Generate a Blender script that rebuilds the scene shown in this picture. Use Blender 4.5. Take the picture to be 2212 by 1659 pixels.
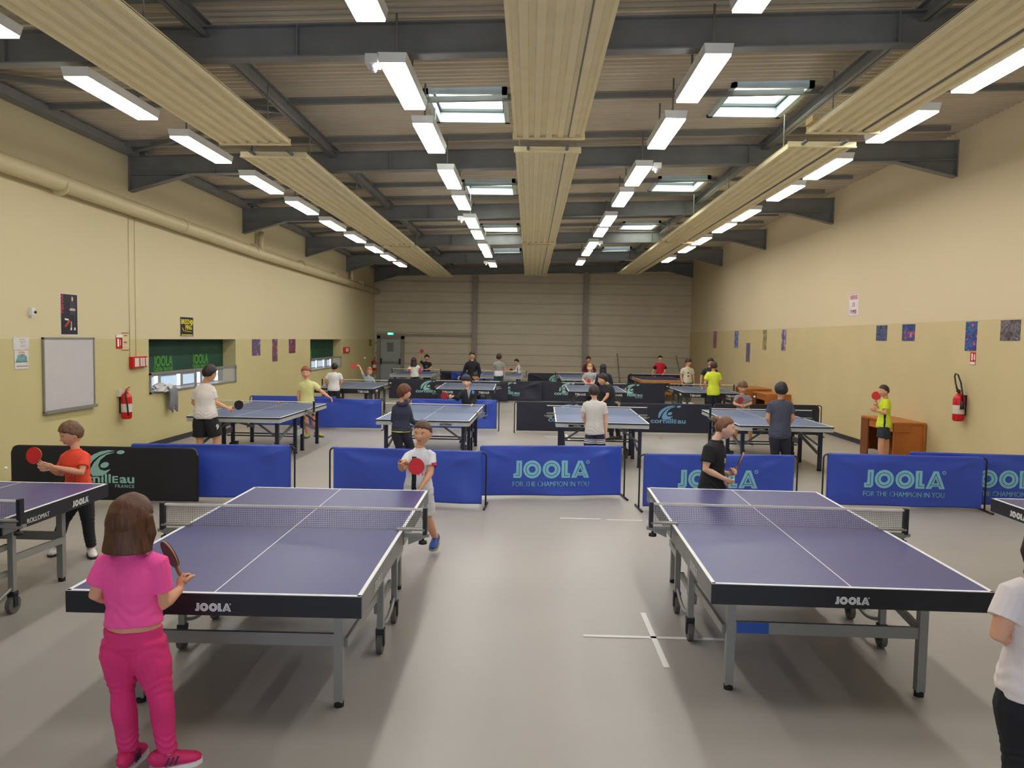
import bpy, bmesh, math, random
import numpy as np
from mathutils import Vector, Matrix

random.seed(7)
for o in list(bpy.data.objects): bpy.data.objects.remove(o)
SC = bpy.context.scene
COL = SC.collection
R = math.radians
V = Vector

# ------------------------------------------------------------------ camera, world, exposure
F_PX, PITCH, YAW, ROLL, CAM_Z = 1637.35, 0.0591, 0.0222, 0.0174, 2.093
cp, sp, cy, sy = math.cos(PITCH), math.sin(PITCH), math.cos(YAW), math.sin(YAW)
c_fwd = V((-sy*cp, cy*cp, -sp)); c_right = V((cy, sy, 0)); c_up = c_right.cross(c_fwd)
cr, sr = math.cos(ROLL), math.sin(ROLL)
c_r = c_right*cr + c_up*sr
c_u = -c_right*sr + c_up*cr
cam_data = bpy.data.cameras.new('camera'); cam = bpy.data.objects.new('camera', cam_data); COL.objects.link(cam)
m3 = Matrix((c_r, c_u, -c_fwd)).transposed()
cam.matrix_world = Matrix.Translation((0, 0, CAM_Z)) @ m3.to_4x4()
cam_data.sensor_fit = 'HORIZONTAL'; cam_data.sensor_width = 36.0; cam_data.lens = F_PX/2212*36.0
cam_data.clip_start = 0.05; cam_data.clip_end = 200
SC.camera = cam
SC.view_settings.view_transform = 'Standard'; SC.view_settings.look = 'None'
SC.view_settings.gamma = 1.0; SC.view_settings.use_curve_mapping = False
SC.view_settings.exposure = 0.78
LAMP_STRENGTH = 15.0
SKYLIGHT_STRENGTH = 5.0
world = bpy.data.worlds.new('world'); SC.world = world; world.use_nodes = True
wn = world.node_tree.nodes['Background']; wn.inputs[0].default_value = (0.55, 0.62, 0.75, 1); wn.inputs[1].default_value = 1.2

WL, WR, YB, YF = -6.865, 7.031, 33.5, -3.6
KX = 0.03                                     # the roof rises towards the right wall

# ------------------------------------------------------------------ materials
def srgb(r, g, b):
    f = lambda c: (c/255/12.92 if c/255 <= 0.04045 else ((c/255+0.055)/1.055)**2.4)
    return (f(r), f(g), f(b), 1)
MATS = {}
def mat(name, col, rough=0.6, metal=0.0, var=0.08, scale=6.0, bump=0.0, bscale=60.0, spec=0.5, col2=None, detail=3.0, emit=None, streak=None):
    if name in MATS: return MATS[name]
    m = bpy.data.materials.new(name); m.use_nodes = True
    nt = m.node_tree; N = nt.nodes; L = nt.links
    b = N['Principled BSDF']
    b.inputs['Roughness'].default_value = rough; b.inputs['Metallic'].default_value = metal
    if 'Specular IOR Level' in b.inputs: b.inputs['Specular IOR Level'].default_value = spec
    c = srgb(*col)
    tc = N.new('ShaderNodeTexCoord')
    nz = N.new('ShaderNodeTexNoise'); nz.inputs['Scale'].default_value = scale; nz.inputs['Detail'].default_value = detail
    vec = tc.outputs['Object']
    if streak:
        mp = N.new('ShaderNodeMapping'); mp.inputs['Scale'].default_value = streak; L.new(vec, mp.inputs['Vector']); vec = mp.outputs[0]
    L.new(vec, nz.inputs['Vector'])
    rp = N.new('ShaderNodeValToRGB'); L.new(nz.outputs['Fac'], rp.inputs['Fac'])
    a = [max(0, x*(1-var)) for x in c[:3]]+[1]
    bb = [min(1, x*(1+var)) for x in c[:3]]+[1] if col2 is None else srgb(*col2)
    rp.color_ramp.elements[0].position = 0.3; rp.color_ramp.elements[1].position = 0.7
    rp.color_ramp.elements[0].color = a; rp.color_ramp.elements[1].color = bb
    L.new(rp.outputs['Color'], b.inputs['Base Color'])
    if bump > 0:
        n2 = N.new('ShaderNodeTexNoise'); n2.inputs['Scale'].default_value = bscale; n2.inputs['Detail'].default_value = 4
        L.new(vec, n2.inputs['Vector'])
        bp = N.new('ShaderNodeBump'); bp.inputs['Strength'].default_value = bump; bp.inputs['Distance'].default_value = 0.01
        L.new(n2.outputs['Fac'], bp.inputs['Height']); L.new(bp.outputs['Normal'], b.inputs['Normal'])
    if emit:
        b.inputs['Emission Color'].default_value = srgb(*emit[0]); b.inputs['Emission Strength'].default_value = emit[1]
    MATS[name] = m
    return m
def emis(name, col, strength):
    if name in MATS: return MATS[name]
    m = bpy.data.materials.new(name); m.use_nodes = True
    b = m.node_tree.nodes['Principled BSDF']
    b.inputs['Base Color'].default_value = srgb(*col)
    b.inputs['Emission Color'].default_value = srgb(*col); b.inputs['Emission Strength'].default_value = strength
    MATS[name] = m
    return m
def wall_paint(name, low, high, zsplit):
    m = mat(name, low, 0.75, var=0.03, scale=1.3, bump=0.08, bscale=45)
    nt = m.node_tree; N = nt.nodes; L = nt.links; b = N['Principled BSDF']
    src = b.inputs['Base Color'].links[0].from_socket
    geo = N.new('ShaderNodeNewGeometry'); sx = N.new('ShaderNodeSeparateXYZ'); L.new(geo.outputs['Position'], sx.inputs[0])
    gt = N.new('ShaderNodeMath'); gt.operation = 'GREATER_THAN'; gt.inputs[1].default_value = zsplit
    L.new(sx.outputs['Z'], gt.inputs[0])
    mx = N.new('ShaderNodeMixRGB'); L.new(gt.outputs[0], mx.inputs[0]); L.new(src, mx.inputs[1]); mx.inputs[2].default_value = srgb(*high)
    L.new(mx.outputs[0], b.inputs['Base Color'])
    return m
def photo_print(name, cols, scale=9.0, seed=0.0):
    """a printed poster: irregular patches of several inks"""
    if name in MATS: return MATS[name]
    m = bpy.data.materials.new(name); m.use_nodes = True
    nt = m.node_tree; N = nt.nodes; L = nt.links; b = N['Principled BSDF']; b.inputs['Roughness'].default_value = 0.4
    tc = N.new('ShaderNodeTexCoord'); mp = N.new('ShaderNodeMapping'); mp.inputs['Location'].default_value = (seed, seed*2.3, seed*0.7)
    L.new(tc.outputs['Object'], mp.inputs['Vector'])
    nz = N.new('ShaderNodeTexNoise'); nz.inputs['Scale'].default_value = scale; nz.inputs['Detail'].default_value = 4; nz.inputs['Roughness'].default_value = 0.65
    L.new(mp.outputs[0], nz.inputs['Vector'])
    rp = N.new('ShaderNodeValToRGB'); L.new(nz.outputs['Fac'], rp.inputs['Fac']); rp.color_ramp.interpolation = 'CONSTANT'
    e = rp.color_ramp.elements; n = len(cols)
    e[0].position = 0; e[0].color = srgb(*cols[0]); e[1].position = 0.3+0.4/n; e[1].color = srgb(*cols[1])
    for i in range(2, n):
        k = e.new(0.3+0.42*i/n); k.color = srgb(*cols[i])
    L.new(rp.outputs['Color'], b.inputs['Base Color'])
    MATS[name] = m
    return m

# ------------------------------------------------------------------ mesh builder
class MB:
    def __init__(s): s.v = []; s.f = []; s.mi = []; s.sm = []
    def add(s, vs, fs, mi=0, sm=False):
        n = len(s.v); s.v += [tuple(p) for p in vs]
        for f in fs: s.f.append([i+n for i in f]); s.mi.append(mi); s.sm.append(sm)
        return s
    def box(s, x0, x1, y0, y1, z0, z1, mi=0, M=None):
        vs = [V((x, y, z)) for z in (z0, z1) for y in (y0, y1) for x in (x0, x1)]
        if M is not None: vs = [M @ p for p in vs]
        return s.add(vs, [(0, 2, 3, 1), (4, 5, 7, 6), (0, 1, 5, 4), (2, 6, 7, 3), (0, 4, 6, 2), (1, 3, 7, 5)], mi)
    def bar(s, a, b, w, h, mi=0, up=V((0, 0, 1))):
        """rectangular bar from a to b, w across and h along up"""
        a = V(a); b = V(b); d = (b-a)
        if d.length < 1e-6: return s
        d.normalize(); x = d.cross(up)
        if x.length < 1e-3: x = d.cross(V((0, 1, 0)))
        x.normalize(); u = x.cross(d).normalized()
        vs = []
        for p in (a, b):
            for i, j in ((-1, -1), (1, -1), (1, 1), (-1, 1)): vs.append(p + x*(i*w/2) + u*(j*h/2))
        return s.add(vs, [(3, 2, 1, 0), (4, 5, 6, 7), (0, 1, 5, 4), (1, 2, 6, 5), (2, 3, 7, 6), (3, 0, 4, 7)], mi)
    def tube(s, pts, r, n=10, mi=0, sm=True, caps=True, ry=None, xdir=None):
        """round or oval tube through pts; r a number or one per point"""
        pts = [V(p) for p in pts]; k = len(pts)
        rs = r if isinstance(r, (list, tuple)) else [r]*k
        rys = rs if ry is None else (ry if isinstance(ry, (list, tuple)) else [ry]*k)
        base = len(s.v); prev = V(xdir) if xdir is not None else None
        for i, p in enumerate(pts):
            if i == 0: d = pts[1]-pts[0]
            elif i == k-1: d = pts[-1]-pts[-2]
            else: d = (pts[i+1]-pts[i]).normalized()+(pts[i]-pts[i-1]).normalized()
            if d.length < 1e-9: d = V((0, 0, 1))
            d.normalize()
            if prev is None:
                prev = V((1, 0, 0)) if abs(d.x) < 0.8 else V((0, 1, 0))
            x = prev - d*prev.dot(d)
            if x.length < 1e-5: x = V((0, 1, 0)) - d*d.y
            x.normalize(); y = d.cross(x); prev = x
            for j in range(n):
                t = 2*math.pi*j/n
                s.v.append(tuple(p + x*(rs[i]*math.cos(t)) + y*(rys[i]*math.sin(t))))
        for i in range(k-1):
            for j in range(n):
                a = base+i*n+j; b = base+i*n+(j+1) % n
                s.f.append([a, b, b+n, a+n]); s.mi.append(mi); s.sm.append(sm)
        if caps:
            s.f.append([base+j for j in range(n)][::-1]); s.mi.append(mi); s.sm.append(False)
            s.f.append([base+(k-1)*n+j for j in range(n)]); s.mi.append(mi); s.sm.append(False)
        return s
    def ball(s, c, rx, ry=None, rz=None, n=12, m=8, M=None, mi=0):
        ry = rx if ry is None else ry; rz = rx if rz is None else rz; c = V(c)
        M = M or Matrix.Identity(3); base = len(s.v)
        s.v.append(tuple(c + M @ V((0, 0, rz))))
        for i in range(1, m):
            t = math.pi*i/m
            for j in range(n):
                p = 2*math.pi*j/n
                s.v.append(tuple(c + M @ V((rx*math.sin(t)*math.cos(p), ry*math.sin(t)*math.sin(p), rz*math.cos(t)))))
        s.v.append(tuple(c + M @ V((0, 0, -rz)))); last = len(s.v)-1
        q = []
        for j in range(n):
            q.append([base, base+1+j, base+1+(j+1) % n])
            q.append([last, last-n+(j+1) % n, last-n+j])
            for i in range(m-2):
                a = base+1+i*n+j; b = base+1+i*n+(j+1) % n; q.append([a, a+n, b+n, b])
        for f in q: s.f.append(f); s.mi.append(mi); s.sm.append(True)
        return s
    def plate(s, poly, th, M, mi=0):
        """polygon (x, y) given a thickness along z, placed by M"""
        n = len(poly); vs = [M @ V((x, y, 0)) for x, y in poly]+[M @ V((x, y, th)) for x, y in poly]
        return s.add(vs, [list(range(n))[::-1], list(range(n, 2*n))]+[[i, (i+1) % n, (i+1) % n+n, i+n] for i in range(n)], mi)
    def ring(s, c, r0, r1, th, M, n=28, mi=0):
        vs = []
        for z in (0, th):
            for r in (r0, r1):
                for j in range(n):
                    t = 2*math.pi*j/n; vs.append(M @ V((c[0]+r*math.cos(t), c[1]+r*math.sin(t), z)))
        fs = []
        for j in range(n):
            k = (j+1) % n
            fs += [[2*n+j, 3*n+j, 3*n+k, 2*n+k], [j, k, n+k, n+j], [n+j, n+k, 3*n+k, 3*n+j], [j, 2*n+j, 2*n+k, k]]
        return s.add(vs, fs, mi)
    def mesh(s, name):
        me = bpy.data.meshes.new(name); me.from_pydata(s.v, [], s.f); me.update()
        me.polygons.foreach_set('material_index', s.mi); me.polygons.foreach_set('use_smooth', s.sm)
        return me
def put(name, me, mats, parent=None, loc=None, rot=None):
    if isinstance(me, MB): me = me.mesh(name)
    o = bpy.data.objects.new(name, me); COL.objects.link(o)
    if mats is not None:
        for m in (mats if isinstance(mats, (list, tuple)) else [mats]): me.materials.append(m)
    if parent: o.parent = parent
    if loc is not None: o.location = loc
    if rot is not None: o.rotation_euler = rot
    return o
def empty(name, loc=(0, 0, 0), rz=0.0):
    o = bpy.data.objects.new(name, None); COL.objects.link(o); o.location = loc; o.rotation_euler = (0, 0, rz); o.empty_display_size = 0.1
    return o
def tag(o, label, cat, group=None, kind=None):
    if label: o['label'] = label
    if cat: o['category'] = cat
    if group: o['group'] = group
    if kind: o['kind'] = kind
    return o
def struct(o, label=None): o['kind'] = 'structure'; o['label'] = label or 'part of the sports hall'; return o
def copy_tree(o, parent=None):
    c = o.copy(); COL.objects.link(c)
    if parent: c.parent = parent
    for ch in list(o.children): copy_tree(ch, c)
    return c
FONTS = {}
def text_mesh(s, size, ext=0.0015, bold=0.0, sx=1.0, align='CENTER', space=1.0):
    key = (s, size, ext, bold, sx, align, space)
    if key in FONTS: return FONTS[key]
    cu = bpy.data.curves.new('text', 'FONT'); cu.body = s; cu.size = size; cu.extrude = ext; fat = bold > 0 and 'M' in s; cu.offset = 0 if fat else bold*size
    cu.align_x = align; cu.align_y = 'BOTTOM_BASELINE'; cu.space_character = space; cu.resolution_u = 3
    t = bpy.data.objects.new('t', cu); COL.objects.link(t)
    dg = bpy.context.evaluated_depsgraph_get(); dg.update()
    me = bpy.data.meshes.new_from_object(t.evaluated_get(dg))
    bpy.data.objects.remove(t)
    if fat:                                   # heavier strokes: the outline again, a little to each side
        bm = bmesh.new()
        for dx in (-bold*size*.8, 0, bold*size*.8):
            m2 = me.copy(); m2.transform(Matrix.Translation((dx, 0, 0))); bm.from_mesh(m2)
        bm.to_mesh(me); bm.free()
    if sx != 1.0:
        for v in me.vertices: v.co.x *= sx
    me.materials.clear(); FONTS[key] = me
    return me
MLOC = {}                                     # where each piece of lettering sits, for the barriers' folds
def text(name, s, size, m, M, parent=None, **k):
    me = text_mesh(s, size, **k).copy(); me.materials.append(m)
    o = bpy.data.objects.new(name, me); COL.objects.link(o)
    if parent: o.parent = parent
    o.matrix_local = M; MLOC[o.name] = M.copy()
    return o
def face_matrix(origin, xdir, ydir):
    x = V(xdir).normalized(); y = V(ydir).normalized(); z = x.cross(y)
    M = Matrix((x, y, z)).transposed().to_4x4(); M.translation = V(origin)
    return M

# ------------------------------------------------------------------ shared materials
M_floor = mat('floor_vinyl', (160, 154, 146), 0.38, var=0.05, scale=0.7, spec=0.45)
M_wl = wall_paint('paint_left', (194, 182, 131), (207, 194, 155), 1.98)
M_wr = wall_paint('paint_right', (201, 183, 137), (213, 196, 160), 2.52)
M_wf = mat('paint_plain', (205, 192, 150), 0.8)
M_base = mat('baseboard_dark', (48, 44, 46), 0.5)
M_clad = mat('cladding', (204, 192, 168), 0.5, var=0.04, scale=1.5)
M_steel = mat('painted_steel', (124, 124, 122), 0.55, var=0.1, scale=3)
M_steel_dk = mat('steel_post', (150, 140, 128), 0.5, var=0.06)
M_deck = mat('roof_deck', (196, 184, 162), 0.5, var=0.06, scale=2)
M_panel = mat('heater_cream', (246, 232, 188), 0.45, var=0.04, scale=3)
M_white = mat('white_enamel', (225, 225, 220), 0.35, var=0.03)
M_lamp = emis('lamp_diffuser', (255, 252, 248), LAMP_STRENGTH)
M_sky = emis('skylight_pane', (244, 250, 240), SKYLIGHT_STRENGTH)
M_black = mat('black_plastic', (22, 22, 26), 0.5, var=0.1)
M_rubber = mat('black_rubber', (20, 19, 20), 0.8)
M_line = mat('white_line', (232, 232, 232), 0.5, var=0.02)
M_tape = mat('floor_tape', (222, 218, 212), 0.5, var=0.02)
M_silver = mat('silver_steel', (140, 138, 131), 0.4, metal=0.2, var=0.05)
M_red = mat('extinguisher_red', (200, 20, 28), 0.3, var=0.05)
M_wood = mat('orange_wood', (178, 104, 40), 0.45, var=0.14, scale=3.5, detail=6)
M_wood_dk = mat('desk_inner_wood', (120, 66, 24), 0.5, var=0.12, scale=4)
# ------------------------------------------------------------------ the hall
struct(put('floor', MB().box(WL-0.4, WR+0.3, YF, YB+0.3, -0.1, 0), M_floor), 'grey vinyl sports hall floor')
def wall_left():
    mb = MB(); t = 0.32; ztop = 5.22
    ys = [(YF, 13.53), (17.58, 23.62), (27.52, YB+0.3)]
    for a, b in ys: mb.box(WL-t, WL, a, b, 0, ztop)
    for a, b in ((13.53, 17.58), (23.62, 27.52)):
        mb.box(WL-t, WL, a, b, 0, 0.985); mb.box(WL-t, WL, a, b, 1.978, ztop)
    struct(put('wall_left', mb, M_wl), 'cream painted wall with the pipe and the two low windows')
wall_left()
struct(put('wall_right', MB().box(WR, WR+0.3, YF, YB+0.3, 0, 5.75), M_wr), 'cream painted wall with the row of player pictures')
struct(put('wall_front', MB().box(WL-0.3, WR+0.3, YF-0.2, YF, 0, 5.8), M_wf), 'painted wall behind the camera')
# back wall: horizontal ribbed cassettes, each mesh one surface
mb = MB()
prof = []; z = 0.0
while z < 5.6:
    prof += [(z, 0.0), (z+0.03, -0.035), (z+0.2, -0.035), (z+0.22, -0.03), (z+0.24, -0.035), (z+0.41, -0.035), (z+0.44, 0.0), (z+0.455, 0.0)]; z += 0.46
vs = [(x, YB+yy, zz) for zz, yy in prof for x in (WL-0.3, WR+0.3)]
mb.add(vs, [(2*i, 2*i+1, 2*i+3, 2*i+2) for i in range(len(prof)-1)])
mb.box(WL-0.3, WR+0.3, YB+0.02, YB+0.3, 0, 5.8)
struct(put('wall_back', mb, M_clad), 'grey horizontal ribbed metal cladding across the far end')
r = empty('window_11', (0, YF, 0)); struct(r, 'wide unseen window added behind the camera to light the front')  # unseen window added behind the camera; its bluish glow brightens the front
put('window_frame', MB().box(-4.6, 4.6, .0, .05, .95, 1.02).box(-4.6, 4.6, .0, .05, 2.9, 2.97).box(-4.6, -4.5, 0, .05, 1, 2.9).box(4.5, 4.6, 0, .05, 1, 2.9).box(-1.5, -1.44, 0, .05, 1, 2.9).box(1.44, 1.5, 0, .05, 1, 2.9), M_steel_dk, r)
put('pane', MB().box(-4.5, 4.5, .005, .02, 1.02, 2.9), emis('fill_window_glow', (196, 214, 240), 2.6), r)
struct(put('baseboard_left', MB().box(WL, WL+0.015, YF, YB, 0, 0.1), M_base), 'dark skirting under the pipe wall')
struct(put('baseboard_right', MB().box(WR-0.015, WR, YF, YB, 0, 0.1), M_base), 'dark skirting under the picture wall')
struct(put('trim_1', MB().box(-6.75, -2.5, YB-0.1, YB-0.04, 2.15, 2.25), M_steel_dk), 'horizontal steel rail on the cladding beside the door head')
for i, x in enumerate((-2.43, 2.43)):
    mb = MB().box(x-0.1, x+0.1, YB-0.2, YB-0.188, 0, 5.0+KX*x).box(x-0.1, x+0.1, YB-0.06, YB-0.048, 0, 5.0+KX*x).box(x-0.008, x+0.008, YB-0.19, YB-0.05, 0, 5.0+KX*x)
    struct(put('trim_%d' % (i+2), mb, M_steel_dk), 'grey steel column standing against the ribbed far wall')

# roof deck, corrugated along x, with the skylight openings left free
SKY = [(x0, x1, y0, y1) for (x0, x1) in ((-1.48, -0.36), (2.6, 3.68)) for (y0, y1) in ((10.25, 11.68), (15.95, 17.38), (21.9, 23.3), (28.1, 29.3))]
def deck():
    mb = MB(); pitch = 0.26; y = YF
    def zz(x, dz): return 5.42+KX*x+dz
    k = 0
    while y < YB+0.2:
        segs = [(WL-0.35, WR+0.3)]
        for (a, b, c, d) in SKY:
            if y+pitch > c and y < d:
                new = []
                for s0, s1 in segs:
                    if b <= s0 or a >= s1: new.append((s0, s1))
                    else: new += [(s0, a), (b, s1)]
                segs = new
        for s0, s1 in segs:
            p = [(0, 0), (0.03, 0), (0.05, 0.035), (0.09, 0.035), (0.11, 0), (0.16, 0), (0.18, 0.035), (0.24, 0.035), (0.26, 0)]
            vs = [(x, y+py, zz(x, pz)) for py, pz in p for x in (s0, s1)]
            mb.add(vs, [(2*i, 2*i+1, 2*i+3, 2*i+2) for i in range(len(p)-1)])
            mb.add([(s0, y, zz(s0, 0.06)), (s1, y, zz(s1, 0.06)), (s1, y+pitch, zz(s1, 0.06)), (s0, y+pitch, zz(s0, 0.06))], [(0, 1, 2, 3)])
        y += pitch; k += 1
    struct(put('ceiling', mb, M_deck), 'corrugated metal roof deck')
deck()
M_skyframe = mat('skylight_frame', (178, 190, 188), 0.5)
M_skydark = mat('skylight_gasket', (60, 68, 72), 0.6)
for i, (a, b, c, d) in enumerate(SKY):
    r = empty('window_%d' % (i+3), ((a+b)/2, (c+d)/2, 5.4+KX*(a+b)/2)); struct(r, 'rooflight, %s from the camera in the row %s the middle heater' % (('nearest', 'second', 'third', 'farthest')[i % 4], 'left of' if a < 0 else 'right of'))
    hx, hy = (b-a)/2, (d-c)/2; mb = MB(); t = 0.07
    for x0, x1, y0, y1 in ((-hx, -hx+t, -hy, hy), (hx-t, hx, -hy, hy), (-hx, hx, -hy, -hy+t), (-hx, hx, hy-t, hy)): mb.box(x0, x1, y0, y1, -0.03, 0.34)
    put('window_frame', mb, M_skyframe, r)
    mb = MB().box(-hx+t, hx-t, -hy+t, hy-t, 0.24, 0.26)
    put('pane', mb, M_sky, r)
    mb = MB()
    for x0, x1, y0, y1 in ((-hx+t, -hx+t+.03, -hy+t, hy-t), (hx-t-.03, hx-t, -hy+t, hy-t), (-hx+t, hx-t, -hy+t, -hy+t+.03), (-hx+t, hx-t, hy-t-.03, hy-t)): mb.box(x0, x1, y0, y1, 0.12, 0.16)
    put('gasket', mb, M_skydark, r)
    put('opening_arm', MB().tube([(-hx*.55, -hy*.4, 0.3), (-hx*.1, -hy*.75, 0.08)], 0.012, 6), M_skydark, r)

# rafters with haunches at both walls
BY = [-2.4, 2.7, 7.835, 12.97, 18.095, 23.148, 28.286, 33.35]
def beam(y, n):
    mb = MB(); z = lambda x: 4.965+KX*x
    def sl(x0, x1, y0, y1, d0, d1):
        vs = [(x, yy, z(x)+d) for d in (d0, d1) for yy in (y0, y1) for x in (x0, x1)]
        mb.add(vs, [(0, 2, 3, 1), (4, 5, 7, 6), (0, 1, 5, 4), (2, 6, 7, 3), (0, 4, 6, 2), (1, 3, 7, 5)])
    sl(WL, WR, y-.08, y+.08, 0, .014); sl(WL, WR, y-.08, y+.08, .316, .33); sl(WL, WR, y-.006, y+.006, .01, .32)
    for xw, s in ((WL, 1), (WR, -1)):
        x1 = xw+s*1.0; zt = z(xw)+.005; zt1 = z(x1); zb = zt-0.27
        mb.add([(xw, y-.006, zt), (x1, y-.006, zt1), (xw, y-.006, zb), (xw, y+.006, zt), (x1, y+.006, zt1), (xw, y+.006, zb)], [(0, 1, 2), (3, 5, 4), (0, 2, 5, 3)])
        mb.bar((xw, y, zb), (x1, y, zt1-.005), 0.16, 0.014)
        mb.box(min(xw, xw+s*.02), max(xw, xw+s*.02), y-.08, y+.08, zb, zt+.33)
    for x in np.arange(-5.4, 6.6, 3.0):
        mb.box(x-.006, x+.006, y-.07, y+.07, z(x)+.014, z(x)+.316)
    struct(put('roof_beam', mb, M_steel), 'grey steel rafter spanning the hall, number %d from the camera' % n)
for n, y in enumerate(BY): beam(y, n+1)
# purlins running with the hall between the rafters, and thin rails across under the deck
for x in (-3.37, 3.87):
    mb = MB(); z = 5.20+KX*x
    mb.box(x-.06, x+.06, YF, 33.2, z-.0, z+.012).box(x-.06, x+.06, YF, 33.2, z+.15, z+.162).box(x-.005, x+.005, YF, 33.2, z, z+.16)
    struct(put('roof_purlin', mb, M_steel), 'long steel purlin running the length of the roof, %s' % ('nearer the pipe wall' if x < 0 else 'nearer the picture wall'))
def cross_rail(y, segs):
    mb = MB()
    for a, b in segs:
        vs = [(x, yy, 5.33+KX*x+d) for d in (0, .07) for yy in (y-.03, y+.03) for x in (a, b)]
        mb.add(vs, [(0, 2, 3, 1), (4, 5, 7, 6), (0, 1, 5, 4), (2, 6, 7, 3), (0, 4, 6, 2), (1, 3, 7, 5)])
    return mb
for n, y in enumerate((5.2, 7.3, 10.48, 12.45, 16.1, 17.6, 20.8, 22.1, 26.0, 28.35, 31.5)):
    struct(put('roof_rail', cross_rail(y, [(WL, WR-.4)]), M_steel), 'thin dark rail across under the roof deck, number %d from the camera' % (n+1))
# K bracing beside the pipe wall in each bay
for n in range(len(BY)-1):
    y0, y1 = BY[n], BY[n+1]; ym = (y0+y1)/2+.3; mb = MB()
    zl = 5.14; mb.bar((WL+.05, y0+1.2, zl), (-3.4, ym, 5.2), .07, .07).bar((-3.4, ym, 5.2), (WL+.05, y1-.15, zl), .07, .07)
    mb.bar((WL+.13, y0+.1, 5.12), (WL+.13, y1-.1, 5.12), .16, .12)
    struct(put('roof_brace', mb, M_steel), 'diagonal steel bracing beside the pipe wall in roof bay %d' % (n+1))

# ventilation pipe along the wall
r = empty('ventilation_pipe', (WL+.13, 15, 4.22)); tag(r, 'long cream painted round pipe running high along the wall of the whiteboard', 'pipe')
M_pipe = mat('pipe_cream', (206, 192, 150), 0.5, var=0.05, scale=2)
mb = MB().tube([(0, YF+.1-15, .08), (0, -5, 0), (0, 4, -.12), (0, 18.4, -.14)], 0.125, 16)
put('pipe', mb, M_pipe, r)
for y in (-8, -4.2, -.4, 3.4, 7.2, 11.0, 15.0):
    put('bracket', MB().tube([(0, y-.02, -.06), (0, y+.02, -.06)], 0.137 if y < 2 else 0.14, 16).box(-.13, .0, y-.02, y+.02, -.05, .0), M_pipe, r)
for y in (3.9, 13.6):
    put('riser', MB().tube([(-.01, y, -.1), (-.01, y, .25), (-.02, y+.08, .42)], .07, 12), M_pipe, r)
for k, y in enumerate((12.87, 13.07)):
    t_ = put('conduit', MB().tube([(WL+.01, y, 1.66), (WL+.01, y, 4.08)], .005, 6), M_pipe)
    tag(t_, 'thin cream cable conduit dropping from the pipe to the red alarm boxes, %s' % ('nearer the whiteboard' if k == 0 else 'nearer the window'), 'conduit')

# low windows in the pipe wall
M_green = mat('green_banner', (10, 62, 44), 0.6, var=0.25, scale=1.2)
M_lime = mat('lime_print', (70, 140, 40), 0.6)
M_frost = emis('daylit_glass', (168, 196, 220), 0.5)
M_bright = emis('daylit_gap', (235, 242, 255), 1.5)
M_winframe = mat('dark_window_frame', (36, 42, 56), 0.5)
M_glass = bpy.data.materials.new('clear_glass'); M_glass.use_nodes = True
_b = M_glass.node_tree.nodes['Principled BSDF']; _b.inputs['Base Color'].default_value = (.95, .97, .97, 1); _b.inputs['Roughness'].default_value = .08
_b.inputs['Alpha'].default_value = 0.16
def low_window(n, y0, y1, letters, lab):
    r = empty('window_%d' % n, (WL, y0, .985)); struct(r, lab)
    L = y1-y0; D = -.305
    put('backing', MB().box(D-.03, D, 0, L, 0, .993), M_winframe, r)
    put('green_banner', MB().box(D, D+.012, .02, L-.02, .30, .985), M_green, r)
    nb = max(2, int(L/.95)); w = (L-.3)/nb
    for i in range(nb):
        a = .12+i*w
        f = put('daylight_pane', MB().box(D, D+.01, a, a+w-.28, .06, .26), M_frost, r)
        put('open_gap', MB().box(D, D+.012, a+w-.28, a+w-.14, .05, .28), M_bright, f)
    put('window_frame', MB().box(-.02, .02, 0, .05, 0, .38).box(-.02, .02, L-.05, L, 0, .38).box(-.02, .02, L*.47-.02, L*.47+.02, 0, .36).box(-.02, .02, 0, L, .34, .39).box(-.3, .02, 0, L, .0, .03), M_silver, r)
    put('pane', MB().box(-.004, .004, .05, L-.05, .03, .34), M_glass, r)
    for a in letters:
        for s_, z_, sz in (('JOOLA', .47, .28), ('table tennis', .375, .13)):
            me = text_mesh(s_, sz, bold=.03, align='LEFT'); wd = max(v.co.x for v in me.vertices)
            text('lettering', s_, sz, M_lime, face_matrix((D+.014, a, z_), (0, 1, 0), (0, 0, 1)) @ Matrix.Diagonal((.76/wd, 1, 1, 1)), r, bold=.03, align='LEFT')
low_window(1, 13.53, 17.58, (.77, 2.45), 'wide low window with a green printed banner and a steel front rail')
low_window(2, 23.62, 27.52, (.4,), 'far low window with green banner, nearer the exit door')
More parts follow.
